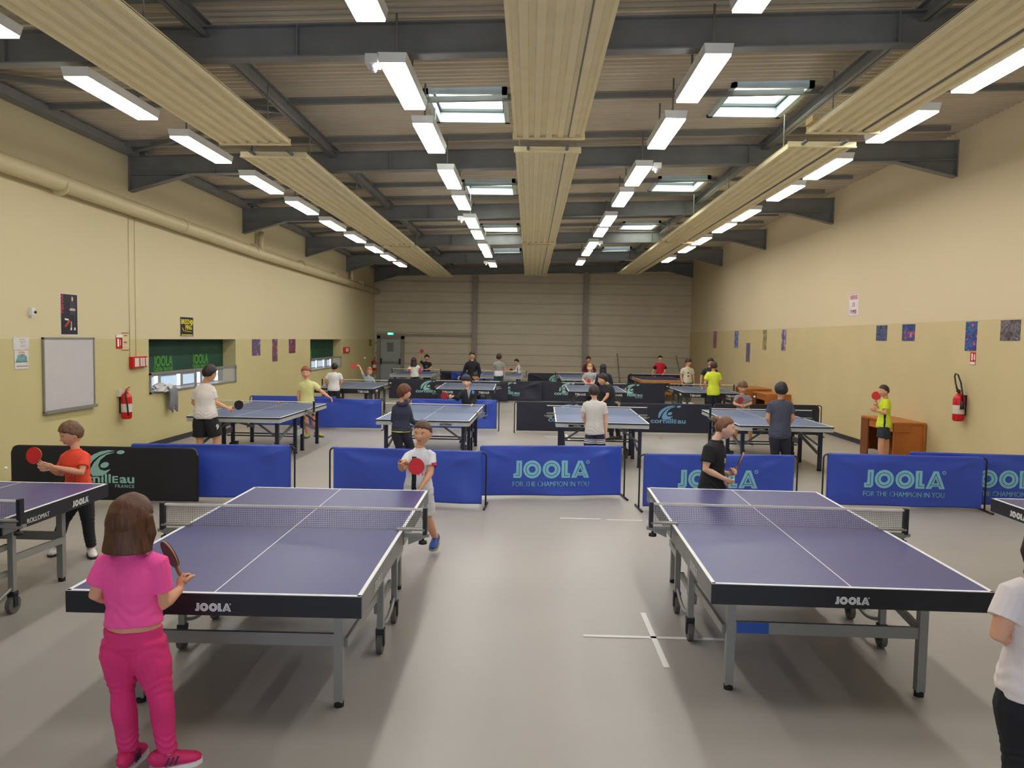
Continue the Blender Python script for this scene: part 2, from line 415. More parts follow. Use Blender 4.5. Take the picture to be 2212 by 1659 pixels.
# jacket over the sill of the nearer window
M_jk = mat('jacket_grey', (122, 122, 128), 0.85, var=.15); M_jkw = mat('jacket_pale', (205, 202, 200), 0.85)
r = empty('draped_jacket', (WL+.02, 14.05, 1.0)); tag(r, 'pale and grey jacket draped over the sill of the nearer window', 'jacket')
def drape(x0, x1, y0, y1, zt, drop, amp, seed):
    mb = MB(); n, m = 16, 18; rows = []
    for i in range(m+1):
        u = i/m; row = []
        for j in range(n+1):
            w = j/n; y = y0+(y1-y0)*w*(1-.35*max(0, u-.5)) + .1*max(0, u-.5)
            if u < .45: x = x0+(x1-x0)*u/.45; z = zt+.03*math.sin(w*9+seed)+.02*math.sin(u*14)
            else: q = (u-.45)/.55; x = x1+.02+.03*math.sin(w*14+seed+q*3)*q+amp*math.sin(q*3); z = zt-drop*q*(1-.25*abs(math.sin(w*4+seed)))
            row.append((x, y, z))
        rows.append(row)
    vs = [p for r_ in rows for p in r_]; k = len(vs); vs += [(x+.012, y, z+.012) for x, y, z in vs]
    f = []
    for i in range(m):
        for j in range(n):
            a = i*(n+1)+j; f.append((a, a+1, a+n+2, a+n+1)); f.append((k+a, k+a+n+1, k+a+n+2, k+a+1))
    for i in range(m):
        for j in (0, n):
            a = i*(n+1)+j; f.append((a, a+n+1, k+a+n+1, k+a))
    for j in range(n):
        for i in (0, m):
            a = i*(n+1)+j; f.append((a, a+1, k+a+1, k+a))
    return mb.add(vs, f, sm=True)
put('upper_cloth', drape(-.22, .03, -.42, .3, .1, .12, .0, 1.0), M_jkw, r)
put('hanging_sleeve', drape(-.02, .05, .02, .36, .07, .5, .03, 2.2), M_jk, r)

# fire door, exit light
r = empty('door_1', (-6.13, YB-.06, 0)); struct(r, 'pale grey fire exit door with a push bar')
M_door = mat('door_grey', (160, 166, 162), 0.5, var=.04); M_doorfr = mat('door_frame_grey', (142, 134, 120), 0.5)
put('door_frame', MB().box(-.6, -.46, -.08, .0, 0, 2.15).box(.46, .6, -.08, .0, 0, 2.15).box(-.6, .6, -.08, .0, 2.02, 2.15), M_doorfr, r)
put('leaf', MB().box(-.45, .45, -.05, 0, .01, 2.01), M_door, r)
bar_ = put('push_bar', MB().box(-.4, .4, -.13, -.1, .95, 1.03), mat('bar_grey', (120, 128, 122), .4), r)
put('bar_end', MB().box(-.44, -.38, -.14, -.05, .9, 1.15).box(.38, .44, -.14, -.05, .9, 1.15), M_black, bar_)
put('notice', MB().box(-.16, .12, -.055, -.05, 1.45, 1.85), mat('door_notice', (120, 122, 112), .6), r)
r = empty('exit_sign', (-6.14, YB-.1, 2.24)); tag(r, 'small lit green exit sign above the fire door', 'sign')
put('housing', MB().box(-.14, .14, -.03, .03, -.06, .06), M_black, r)
put('lit_face', MB().box(-.13, .13, -.036, -.03, -.05, .05), emis('exit_green', (30, 190, 130), 2.2), r)
mb = MB().plate([(-.03, 0), (.03, .04), (.03, .012), (.1, .012), (.1, -.012), (.03, -.012), (.03, -.04)], .003, face_matrix((-.06, -.04, 0), (1, 0, 0), (0, 0, 1)))
put('arrow', mb, emis('exit_white', (235, 255, 245), 3.0), r)

# floor marks
def mark(name, a, b, w, lab):
    a = V((*a, 0.0)); b = V((*b, 0.0))
    o = put(name, MB().bar(V((0, 0, 0)), b-a, w, .004), M_tape, None, (a.x, a.y, .003)); tag(o, lab, 'floor marking', 'white tape marks on the floor')
mark('tape_mark', (.42, 5.273), (1.41, 5.27), .035, 'long white tape mark on the floor, crossing bar of the nearest cross')
mark('tape_mark', (.912, 5.754), (.921, 4.78), .04, 'white tape mark on the floor, stem of the nearest cross')
mark('tape_mark', (.397, 8.809), (.87, 8.809), .03, 'short white tape mark in front of the slogan barrier')
mark('tape_mark', (.936, 8.775), (1.36, 8.785), .03, 'faint white tape mark nearer the gap in the barriers')
mark('tape_mark', (.359, 16.338), (1.5, 16.31), .04, 'white tape mark seen under the third blue table of the middle row')
mark('tape_mark', (.84, 16.82), (.875, 15.8), .05, 'white tape stem seen under the third blue table of the middle row')
mark('tape_mark', (5.9, 14.9), (6.9, 14.88), .03, 'thin tape mark on the floor by the picture wall')

# ------------------------------------------------------------------ ceiling lamps
def make_lamp():
    r = empty('ceiling_lamp')
    mb = MB(); w = .125; l = .72; t = .09
    vs = [(-w, -l, .0), (w, -l, .0), (w, l, .0), (-w, l, .0), (-w*1.12, -l-.02, t), (w*1.12, -l-.02, t), (w*1.12, l+.02, t), (-w*1.12, l+.02, t)]
    mb.add(vs, [(4, 5, 6, 7)[::1], (0, 4, 7, 3), (1, 2, 6, 5), (0, 1, 5, 4), (3, 7, 6, 2), (0, 3, 2, 1)])
    put('housing', mb, M_white, r)
    put('diffuser', MB().box(-w+.006, w-.006, -l+.006, l-.006, -.02, -.001), M_lamp, r)
    put('hanger', MB().tube([(0, -.5, t), (0, -.5, .55)], .012, 6).tube([(0, .5, t), (0, .5, .55)], .012, 6), M_steel, r)
    return r
lamp0 = make_lamp(); used = [False]
ORD = ['nearest', 'second', 'third', 'fourth', 'fifth', 'sixth', 'seventh', 'eighth', 'ninth', 'tenth', 'eleventh']
LAMPS = {-4.575: [3.6, 5.9, 8.34, 10.57, 12.94, 15.2, 17.55, 19.8, 22.2, 24.4, 26.6], -1.37: [3.3, 5.73, 8.15, 10.2, 12.77, 14.92, 17.48, 19.45, 22.06, 23.93, 27.2],
         1.735: [3.3, 5.73, 8.1, 10.2, 12.77, 14.85, 17.5, 19.35, 22.0, 23.85, 26.9], 4.725: [3.5, 5.7, 7.95, 10.08, 12.5, 14.5, 17.05, 18.95, 21.4, 23.4, 26.4]}
WH = {-4.575: 'row by the pipe wall', -1.37: 'row just left of the middle heater', 1.735: 'row just right of the middle heater', 4.725: 'row by the picture wall'}
for x, ys in LAMPS.items():
    for i, y in enumerate(ys):
        o = copy_tree(lamp0) if used[0] else lamp0
        used[0] = True
        o.location = (x, y, 4.77+KX*x)
        tag(o, ('lit strip lamp, %s in the %s' % (ORD[i-1], WH[x])) if i > 0 else ('lit strip lamp nearest overhead in the %s' % WH[x]), 'lamp', 'strip lamps under the roof')
# small emergency lights at the side of some lamps
def make_em():
    r = empty('emergency_light')
    put('housing', MB().box(-.06, .06, -.1, .1, -.05, .04), M_white, r)
    put('lens', MB().ball((0, .03, -.07), .035, n=10, m=6).ball((0, -.04, -.06), .03, n=10, m=6), mat('lens_clear', (200, 205, 215), .1), r)
    return r
em0 = make_em(); EM = [(-1.58, 7.55, 'nearest, beside a strip lamp left of the middle heater'), (1.98, 12.35, 'beside the fourth strip lamp right of the middle heater'), (-1.6, 17.2, 'beside the sixth strip lamp left of the middle heater'), (1.97, 21.9, 'beside the eighth strip lamp right of the middle heater'), (-1.6, 26.9, 'beside the farthest strip lamp left of the middle heater')]
for i, (x, y, lab) in enumerate(EM):
    o = em0 if i == 0 else copy_tree(em0); o.location = (x, y, 4.83+KX*x)
    tag(o, 'small emergency light, '+lab, 'lamp', 'emergency lights beside the lamps')

# ------------------------------------------------------------------ radiant heater panels
def heater(x, y0, y1, lab):
    z = 4.71+KX*x; r = empty('radiant_heater', (x, (y0+y1)/2, z)); tag(r, lab, 'heater', 'long cream radiant heater panels under the roof')
    h = (y1-y0)/2; mb = MB(); W = .45
    prof = [(-W, .06), (-W, 0)]
    n = 6; step = 2*W/n
    for i in range(n):
        a = -W+i*step; prof += [(a+.035, 0), (a+.05, .032), (a+step-.05, .032), (a+step-.035, 0)]
    prof += [(W, 0), (W, .06)]
    vs = [(px, yy, pz+KX*px) for px, pz in prof for yy in (-h, h)]
    mb.add(vs, [(2*i, 2*i+1, 2*i+3, 2*i+2) for i in range(len(prof)-1)])
    mb.box(-W, W, -h, h, .055, .062)
    put('panel', mb, M_panel, r)
    for s in (-1, 1):
        put('end_plate', MB().box(-W-.02, W+.02, s*h-.03, s*h+.03, -.012, .0).box(-W-.02, W+.02, s*h-.004, s*h+.004, -.01, .07), M_panel, r)
    for s in (-.27, .27):
        put('water_pipe', MB().tube([(s, -h-.2, .035), (s, h+.2, .035)], .022, 8), M_steel, r)
    y = -h+.4
    while y < h:
        [put('hanger', MB().tube([(q*(W-.05), y, .06), (q*(W-.05), y, .55)], .008, 6), M_steel, r) for q in (-1, 1)]; y += 3.0
for x, nm in ((-3.66, 'by the pipe wall'), (.2, 'in the middle of the hall'), (4.0, 'by the picture wall')):
    for k, (a, b) in enumerate(((-3.0, 10.07), (10.78, 20.85), (21.3, 31.2))):
        heater(x, a, b, 'cream ribbed heater strip %s, %s of three lengths' % (nm, ('nearest', 'middle', 'farthest')[k]))
o = put('wooden_wedge', MB().box(-.02, .02, -.12, .12, -.02, .05), mat('pale_wood', (214, 180, 110), .5), None, (3.52, 9.9, 4.92)); tag(o, 'small yellow wooden piece lying on the edge of the heater by the picture wall', 'wood piece')
# ------------------------------------------------------------------ lettering and emblems
def joola(name, h, m, m_in, M, parent):
    """the double-lined capitals, height h, lower left corner at M's origin"""
    S = M @ Matrix.Diagonal((h, h, 1, 1)); t = .0012
    mb = MB()
    for poly in ([(.16, 1), (0.49, 1), (.49, .14), (.40, 0), (0, 0), (0, .26), (.12, .26), (.16, .32)][::-1],
                 [(2.78, 0), (3.28, 0), (3.28, .27), (3.14, .27), (3.14, 1), (2.78, 1)],
                 [(3.34, 0), (3.66, 0), (3.70, .13), (3.76, .32), (3.87, .60), (3.87, 1), (3.74, 1)], [(4.40, 0), (4.0, 1), (3.87, 1), (3.87, .60), (3.98, .32), (4.04, .13), (4.08, 0)],
                 [(3.70, .13), (4.04, .13), (3.98, .32), (3.76, .32)]): mb.plate(poly, t, S)
    for cx in (1.08, 2.2): mb.ring((cx, .49), .19, .52, t, S)
    mb.ring((4.3, .92), .06, .1, t, S, 14)
    o = put(name, mb, [m, m_in], parent)
    mb = MB(); t2 = .002; w = .03
    def ln(*p):
        for a, b in zip(p, p[1:]):
            a = V(a); b = V(b); d = (b-a).normalized()*w/2; n = V((-d.y, d.x))
            mb.plate([tuple(a-d-n), tuple(b+d-n), tuple(b+d+n), tuple(a-d+n)], t2, S)
    ln((.33, .85), (.33, .14), (.1, .14)); ln((2.96, .88), (2.96, .13), (3.2, .13)); ln((3.55, .10), (3.87, .84), (4.19, .10)); ln((3.64, .22), (4.10, .22))
    for cx in (1.08, 2.2): mb.ring((cx, .49), .345, .375, t2, S)
    put(name+'_inline', mb, m_in, o)
    return o
def ell(cx, cy, a, b, rot, n=18):
    c, s = math.cos(rot), math.sin(rot)
    return [(cx+a*math.cos(t)*c-b*math.sin(t)*s, cy+a*math.cos(t)*s+b*math.sin(t)*c) for t in [2*math.pi*i/n for i in range(n)]]
SW_A = [(825, 690), (826, 640), (836, 596), (870, 550), (930, 505), (1000, 474), (1080, 459), (1150, 465), (1070, 482), (985, 518), (922, 568), (878, 632), (850, 690)]
SW_B = [(1150, 480), (1070, 489), (990, 530), (935, 585), (898, 650), (893, 690), (915, 722), (985, 722), (1050, 700), (1100, 650), (1040, 668), (992, 656), (975, 615), (998, 560), (1060, 508)]
def swoosh(name, k, m, M, parent):
    mb = MB(); t = .0015; f = lambda pts: [((x-1011)*k, (765-y)*k) for x, y in pts]
    for P_ in (SW_A, SW_B): mb.plate(f(P_)[::-1], t, M)
    mb.plate(f(ell(1040, 610, 45, 27, -.35)), t, M); mb.plate(f(ell(1203, 478, 40, 19, -.12)), t, M)
    return put(name, mb, m, parent)
def cornilleau(k, m, M, parent, france=True, name='lettering'):
    """wide rounded word under the emblem; k is metres per layout unit"""
    h = 88*k
    bm = bmesh.new(); x = 0                       # the capital is drawn no taller than the small letters
    for s_, q in (('cornill', 1.0), ('E', .78), ('au', 1.0)):
        m1 = text_mesh(s_, h*1.38*q, ext=.0012, bold=.024, sx=1.0, align='LEFT').copy(); lo = min(v.co.x for v in m1.vertices)
        m1.transform(Matrix.Translation((x-lo, 0, 0))); x = max(v.co.x for v in m1.vertices)+h*.13; bm.from_mesh(m1)
    me = bpy.data.meshes.new('lettering'); bm.to_mesh(me); bm.free(); wd = x-h*.13; sx = 647*k/wd
    me.transform(Matrix.Translation((-wd/2, 0, 0)))
    o = put(name, me.copy(), m, parent); MLOC[o.name] = M @ Matrix.Translation((0, -22*k, 0)) @ Matrix.Diagonal((sx, 1, 1, 1)); o.matrix_local = MLOC[o.name]
    if france:
        text('country_name', 'FRANCE', 46*k, m, M @ Matrix.Translation((323*k, -72*k, 0)), parent, bold=.01, align='RIGHT', ext=.001, space=1.2)
    return o

# ------------------------------------------------------------------ table tennis tables
M_top_j = mat('table_blue_violet', (66, 67, 122), 0.34, var=.05, scale=1.5, spec=.45)
M_top_c = mat('table_blue', (92, 108, 142), 0.5, var=.04, scale=1.5)
M_top_d = mat('table_slate_blue', (80, 94, 116), 0.45, var=.04, scale=1.5)
M_apron_b = mat('apron_black', (24, 24, 30), 0.45)
M_apron_s = mat('apron_silver', (120, 120, 118), 0.4, metal=.2)
M_apron_w = mat('apron_pale', (176, 178, 174), 0.45)
M_leg_navy = mat('leg_navy', (34, 38, 62), 0.45)
M_leg_grey = mat('leg_grey', (96, 98, 98), 0.45)
M_net = mat('net_dark', (54, 58, 74), 0.8)
M_netp = mat('net_pale', (120, 124, 140), 0.8)
M_tape_w = mat('net_tape', (228, 222, 206), 0.7)
M_logo_w = mat('logo_white', (225, 225, 220), 0.5)
M_wheel = mat('wheel_grey', (92, 86, 80), 0.6)
M_gold_w = mat('apron_wood', (196, 130, 62), 0.45, var=.12, scale=5)
W2, LT = .7625, 2.74
def net_mesh(step):
    mb = MB(); w = 1.83/2; h0, h1 = .005, .14; t = .0007
    n = int(1.8/step)
    for i in range(n+1):
        x = -w+.02+i*(2*w-.04)/n; mb.box(x-t, x+t, -t, t, h0, h1)
    m = int((h1-h0)/step)
    for i in range(m+1):
        z = h0+i*(h1-h0)/m; mb.box(-w, w, -t, t, z-t, z+t)
    return mb.mesh('net')
NETS = {}
def add_net(t, zt, posts, nmat, step, long_post=.14):
    if step not in NETS: NETS[step] = net_mesh(step)
    me = NETS[step].copy() if nmat is not NETS.get('m%s' % step, nmat) else NETS[step]
    NETS['m%s' % step] = nmat
    r = empty('net_set', (0, LT/2, zt)); r.parent = t
    nn = bpy.data.objects.new('net', me); COL.objects.link(nn); nn.parent = r
    if not me.materials: me.materials.append(nmat)
    w = .915
    put('net_tape', MB().box(-w, w, -.004, .004, .138, .1525), M_tape_w, r)
    for s in (-1, 1):
        p = put('net_post', MB().box(s*w-.014, s*w+.014, -.022, .022, -.03, .158), posts, r)
        put('clamp', MB().box(min(s*.72, s*(w+.03)), max(s*.72, s*(w+.03)), -.02, .02, -.045, -.022).box(min(s*.72, s*w), max(s*.72, s*w), -.03, .03, .0, .012)
            .add([(s*.8, -.015, -.045), (s*.93, -.015, -.045), (s*.8, -.015, -.1), (s*.8, .015, -.045), (s*.93, .015, -.045), (s*.8, .015, -.1)], [(0, 1, 2), (3, 5, 4), (0, 2, 5, 3), (1, 4, 5, 2)]), M_silver, p)
        put('clamp_screw', MB().tube([(s*.9, 0, -.045), (s*.9, 0, -.07), (s*.9, 0, -.075), (s*.9, 0, -.095)], [.008, .01, .028, .03], 10), M_black, p)
def top_and_lines(t, mt, th=.025, black_edge=False):
    put('tabletop', MB().box(-W2, W2, 0, LT/2-.002, .76-th, .76).box(-W2, W2, LT/2+.002, LT, .76-th, .76), mt, t)
    e = .0012
    put('white_border', MB().box(-W2, W2, -.001, .02, .755, .76+e).box(-W2, W2, LT-.02, LT+.001, .755, .76+e).box(-W2-.001, -W2+.02, 0, LT, .755, .76+e).box(W2-.02, W2+.001, 0, LT, .755, .76+e), M_line, t)
    put('centre_line', MB().box(-.003, .003, .02, LT-.02, .758, .76+e), M_line, t)
def apron(t, m_end, m_side, z0, inset=.0, thick=.02, z1=.735):
    i = inset
    for a, b in ((i, i+thick), (LT-i-thick, LT-i)): put('end_apron', MB().box(-W2+i, W2-i, a, b, z0, z1), m_end, t)
    for xa in (-W2+i, W2-i-thick):
        for a, b in ((i+thick, LT/2-.02), (LT/2+.02, LT-i-thick)): put('side_apron', MB().box(xa, xa+thick, a, b, z0, z1), m_side, t)
def wheel(t, x, y, r=.065):
    w = put('wheel', MB().tube([(x-.018, y, r), (x+.018, y, r)], r, 20, sm=False).tube([(x-.022, y, r), (x+.022, y, r)], .02, 12), M_wheel, t)
    put('fork', MB().box(x-.028, x-.021, y-.02, y+.02, r-.015, r+.075).box(x+.021, x+.028, y-.02, y+.02, r-.015, r+.075).box(x-.028, x+.028, y-.025, y+.025, r+.07, r+.1), M_black, w)
def big_table(name, x, y, th, lab, grp, sticker=False, dark_side=False):
    t = empty(name, (x, y, 0), th); tag(t, lab, 'table tennis table', grp)
    top_and_lines(t, M_top_j)
    apron(t, M_apron_b, M_apron_b if dark_side else M_apron_s, .645, -.003, .02, .7575)
    # end legs and the cross bar
    for ye in (.36, LT-.36):
        for s in (-1, 1):
            l = put('leg', MB().box(s*.565-.025, s*.565+.025, ye-.025, ye+.025, .03, .735), M_silver, t)
            put('rubber_foot', MB().tube([(s*.565, ye, 0), (s*.565, ye, .035)], .028, 12, sm=False), M_rubber, l)
        c = put('cross_bar', MB().box(-.54, .54, ye-.012, ye+.012, .35, .42), M_silver, t)
        if sticker and ye < 1: put('sticker', MB().box(-.53, -.34, ye-.0145, ye-.012, .352, .418), mat('sticker_blue', (30, 80, 160), .4), c)
    # wheeled undercarriage beside the net
    for s in (-1, 1):
        u = empty('undercarriage'); u.parent = t
        X = s*.66
        for yy in (1.1, 1.64):
            put('upright', MB().box(X-.02, X+.02, yy-.02, yy+.02, .16, .66), M_silver, u); wheel(u, X, yy)
        for yy in (1.28, 1.46): put('inner_post', MB().box(X-.06*s-.015, X-.06*s+.015, yy-.02, yy+.02, .2, .735), M_silver, u)
        put('link_bar', MB().bar((X-.03*s, 1.1, .5), (X-.03*s, 1.64, .5), .03, .04).bar((X-.03*s, 1.1, .3), (X-.03*s, 1.64, .3), .03, .04), M_silver, u)
        cv = [(X, 1.1+.54*i/10, .2-.07*math.sin(math.pi*i/10)) for i in range(11)]
        put('curved_link', MB().tube(cv, .014, 8), M_silver, u)
        for a, b in (((s*.6, .38, .36), (s*.645, 1.1, .40)), ((s*.6, LT-.38, .36), (s*.645, LT-1.1, .40))):
            put('fold_arm', MB().bar(a, b, .02, .055), M_silver, u)
        for a, b in (((s*.6, 1.1, .62), (s*.6, .75, .735)), ((s*.6, 1.64, .62), (s*.6, 1.99, .735))):
            put('stay', MB().bar(a, b, .02, .03), M_silver, u)
    add_net(t, .76, M_black, M_net, .0125)
    joola('logo', .042, M_logo_w, M_apron_b, face_matrix((-.0911, -.0042, .668), (1, 0, 0), (0, 0, 1)), t)
    for s in (-1, 1):
        yd = 1 if s > 0 else -1
        joola('side_logo', .05, M_logo_w, M_apron_b, face_matrix((s*(W2+.004), LT/2+(-1.02 if s > 0 else -.75), .665), (0, yd, 0), (0, 0, 1)), t)
        joola('side_logo', .05, M_logo_w, M_apron_b, face_matrix((s*(W2+.004), LT/2+(.85 if s > 0 else 1.1), .665), (0, yd, 0), (0, 0, 1)), t)
        if dark_side: text('model_lettering', 'ROLLOMAT', .05, M_logo_w, face_matrix((s*(W2+.004), LT/2+.42, .668), (0, yd, 0), (0, 0, 1)), t, bold=.0)
    return t
big_table('table_tennis_table', -1.604, 3.795, .008, 'blue-violet table tennis table with black end apron, next to the child in pink', 'big blue-violet tables at the front')
big_table('table_tennis_table', 1.8, 4.138, -.0225, 'blue-violet table tennis table with black end apron and a blue sticker on its cross bar', 'big blue-violet tables at the front', sticker=True)
big_table('table_tennis_table', -4.455, 3.79, 0, 'blue-violet table tennis table cut by the picture edge, in front of the boy in orange', 'big blue-violet tables at the front', dark_side=True)
big_table('table_tennis_table', 4.88, 4.0, .0, 'blue-violet table tennis table behind the child in white at the picture edge', 'big blue-violet tables at the front', dark_side=True)

def mid_table(x, y, th, lab, near_logo=0, sidebadge=True):
    t = empty('table_tennis_table', (x, y, 0), th); tag(t, lab, 'table tennis table', 'blue tables of the middle row')
    top_and_lines(t, M_top_c, .02)
    put('black_edge', MB().box(-W2-.002, W2+.002, -.002, 0, .735, .756).box(-W2-.002, -W2, 0, LT, .735, .756).box(W2, W2+.002, 0, LT, .735, .756).box(-W2-.002, W2+.002, LT, LT+.002, .735, .756), M_apron_b, t)
    apron(t, M_apron_w, M_apron_w, .672, .004)
    for ye in (.24, 1.17, LT-1.17, LT-.24):
        for s in (-1, 1):
            l = put('leg', MB().box(s*.64-.028, s*.64+.028, ye-.028, ye+.028, .02, .7), M_leg_navy, t)
            put('rubber_foot', MB().box(s*.64-.03, s*.64+.03, ye-.03, ye+.03, 0, .025), M_rubber, l)
    for s in (-1, 1):
        for ye in (.24, LT-.24):
            put('brace', MB().bar((s*.62, ye, .42), (s*.25, ye, .68), .02, .03), M_leg_grey, t)
        put('side_rail', MB().bar((s*.64, 1.17, .36), (s*.64, LT-1.17, .36), .02, .1), M_apron_w, t)
        put('fold_arm', MB().bar((s*.6, .24, .3), (s*.6, 1.17, .52), .02, .05).bar((s*.6, LT-.24, .3), (s*.6, LT-1.17, .52), .02, .05), M_leg_grey, t)
    for s in (-1, 1):
        for yy in (1.25, 1.49): wheel(t, s*.54, yy, .06)
    put('cross_rod', MB().tube([(-.6, 1.2, .3), (.6, 1.2, .3)], .012, 8).tube([(-.6, 1.54, .3), (.6, 1.54, .3)], .012, 8), M_leg_grey, t)
    add_net(t, .76, M_black, M_net, .0155)
    if near_logo: text('logo', 'cornilleau', .05, M_black, face_matrix((near_logo, -.003, .688), (1, 0, 0), (0, 0, 1)), t, bold=.02)
    else:
        b = put('badge', MB().box(-.55, -.3, 0, .003, .68, .718), M_black, t, (0, -.001, 0))
        text('badge_lettering', 'cornilleau', .032, M_logo_w, face_matrix((-.41, -.002, .69), (1, 0, 0), (0, 0, 1)), b)
    return t
mid_table(-4.77, 12.09, -.011, 'blue table with pale apron and navy legs where the teenager in black shorts plays')
mid_table(-1.708, 12.16, -.021, 'blue table with pale apron bearing a dark word, behind the child in the navy hoodie', .38)
mid_table(1.21, 12.307, -.019, 'blue table with pale apron behind the boy in striped navy shorts')
mid_table(4.198, 12.34, -.001, 'blue table with pale apron nearest the picture wall, behind the boy in dark grey')

def dark_table(x, y, th, lab):
    t = empty('table_tennis_table', (x, y, 0), th); tag(t, lab, 'table tennis table', 'dark apron tables of the third row')
    top_and_lines(t, M_top_d, .022)
    apron(t, M_apron_b, M_apron_b, .63, -.003, .02, .7575)
    for ye in (.3, 1.15, LT-1.15, LT-.3):
        for s in (-1, 1): put('leg', MB().box(s*.6-.03, s*.6+.03, ye-.03, ye+.03, 0, .72), M_leg_grey, t)
    for s in (-1, 1): put('side_rail', MB().bar((s*.6, .3, .33), (s*.6, LT-.3, .33), .025, .06), M_leg_grey, t)
    put('cross_bar', MB().box(-.58, .58, .29, .31, .3, .36), M_leg_grey, t)
    add_net(t, .76, M_black, M_net, .025)
    for xx in (-.45, .5): text('lettering', 'TIBHAR', .085, M_logo_w, face_matrix((xx, -.005, .653), (1, 0, 0), (0, 0, 1)), t, bold=.01)
    for s in (-1, 1): text('side_lettering', 'TIBHAR', .08, M_logo_w, face_matrix((s*(W2+.005), .4 if s > 0 else .4, .655), (0, s, 0), (0, 0, 1)), t, bold=.01)
    return t
dark_table(-4.74, 19.3, .01, 'slate blue table with black apron near the far low window')
dark_table(-1.67, 19.75, .022, 'slate blue table with black apron behind the child in the dark zip jacket')
dark_table(1.80, 19.773, -.014, 'slate blue table with black apron in front of the fair haired boy in grey')
dark_table(4.87, 20.16, -.01, 'slate blue table with black apron beside the back of the neon yellow shirt')

def far_table(x, y, th, lab, mt=None):
    t = empty('table_tennis_table', (x, y, 0), th); tag(t, lab, 'table tennis table', 'far row tables')
    top_and_lines(t, mt or M_top_c, .02); apron(t, M_apron_w, M_apron_w, .67, .004)
    for ye in (.24, 1.15, LT-1.15, LT-.24):
        for s in (-1, 1): put('leg', MB().box(s*.6-.03, s*.6+.03, ye-.03, ye+.03, 0, .7), M_apron_w if ye > 1 else M_leg_navy, t)
    for s in (-1, 1): put('brace', MB().bar((s*.6, .24, .35), (s*.25, .24, .68), .02, .03), M_apron_w, t)
    add_net(t, .76, M_black, M_net, .025)
    return t
far_table(-4.233, 27.0, .001, 'blue far table before the fire door, between two children')
far_table(-1.014, 27.05, 0, 'blue far table behind the adult in the black hoodie')
far_table(1.9, 26.65, 0, 'blue far table in front of the boy in dark red')
t = empty('table_tennis_table', (4.65, 26.35, 0)); tag(t, 'old far table with an orange wooden frame before the boy in red', 'table tennis table', 'far row tables')
top_and_lines(t, mat('table_navy', (44, 48, 84), .45), .022)
apron(t, M_gold_w, M_gold_w, .66, -.003, .02, .7575)
for ye in (.3, 1.1, LT-1.1, LT-.3):
    for s in (-1, 1): put('leg', MB().box(s*.6-.035, s*.6+.035, ye-.035, ye+.035, 0, .72), M_gold_w, t)
put('cross_bar', MB().box(-.6, .6, .28, .32, .25, .33), M_gold_w, t)
add_net(t, .76, M_black, M_net, .025)

# ------------------------------------------------------------------ court barriers
M_bblue = mat('barrier_blue', (54, 80, 184), 0.38, var=.06, scale=2, spec=.5)
M_bblack = mat('barrier_black', (24, 25, 34), 0.55, var=.1, scale=2)
M_bnavy = mat('barrier_navy', (30, 33, 50), 0.55, var=.1, scale=2)
M_jlogo = mat('print_pale_blue', (130, 196, 214), 0.5, var=.03)
M_jin = mat('print_inline', (24, 66, 110), 0.5)
M_clogo = mat('print_teal', (150, 200, 194), 0.5, var=.03)
M_clogo_b = mat('print_sky', (110, 158, 196), 0.5, var=.03)
M_tube = mat('frame_tube', (28, 28, 34), 0.4)
def drape_fn(seed, L, H, amp=.012):
    def f(x, z):
        u = (x+L/2)/L; w = (z-.04)/(H-.04)
        a = .9*math.exp(-((w-(1-1.3*u))/.08)**2-(u/.33)**4)+.9*math.exp(-((w-(1-1.3*(1-u)))/.08)**2-((1-u)/.33)**4)
        b = .7*math.sin(6*u+seed)*math.sin(3*w+seed*2)+.35*math.sin(13*u+seed*3+4*w)+.3*math.sin(2.2*math.pi*w+5*u+seed)
        k = min(1, u*8, (1-u)*8)*min(1, (1-w)*6+.02)
        calm = 1-.85*math.exp(-(x/.62)**6-((z-.33)/.27)**6)
        return -amp*(a*.6+b)*k*calm
    return f
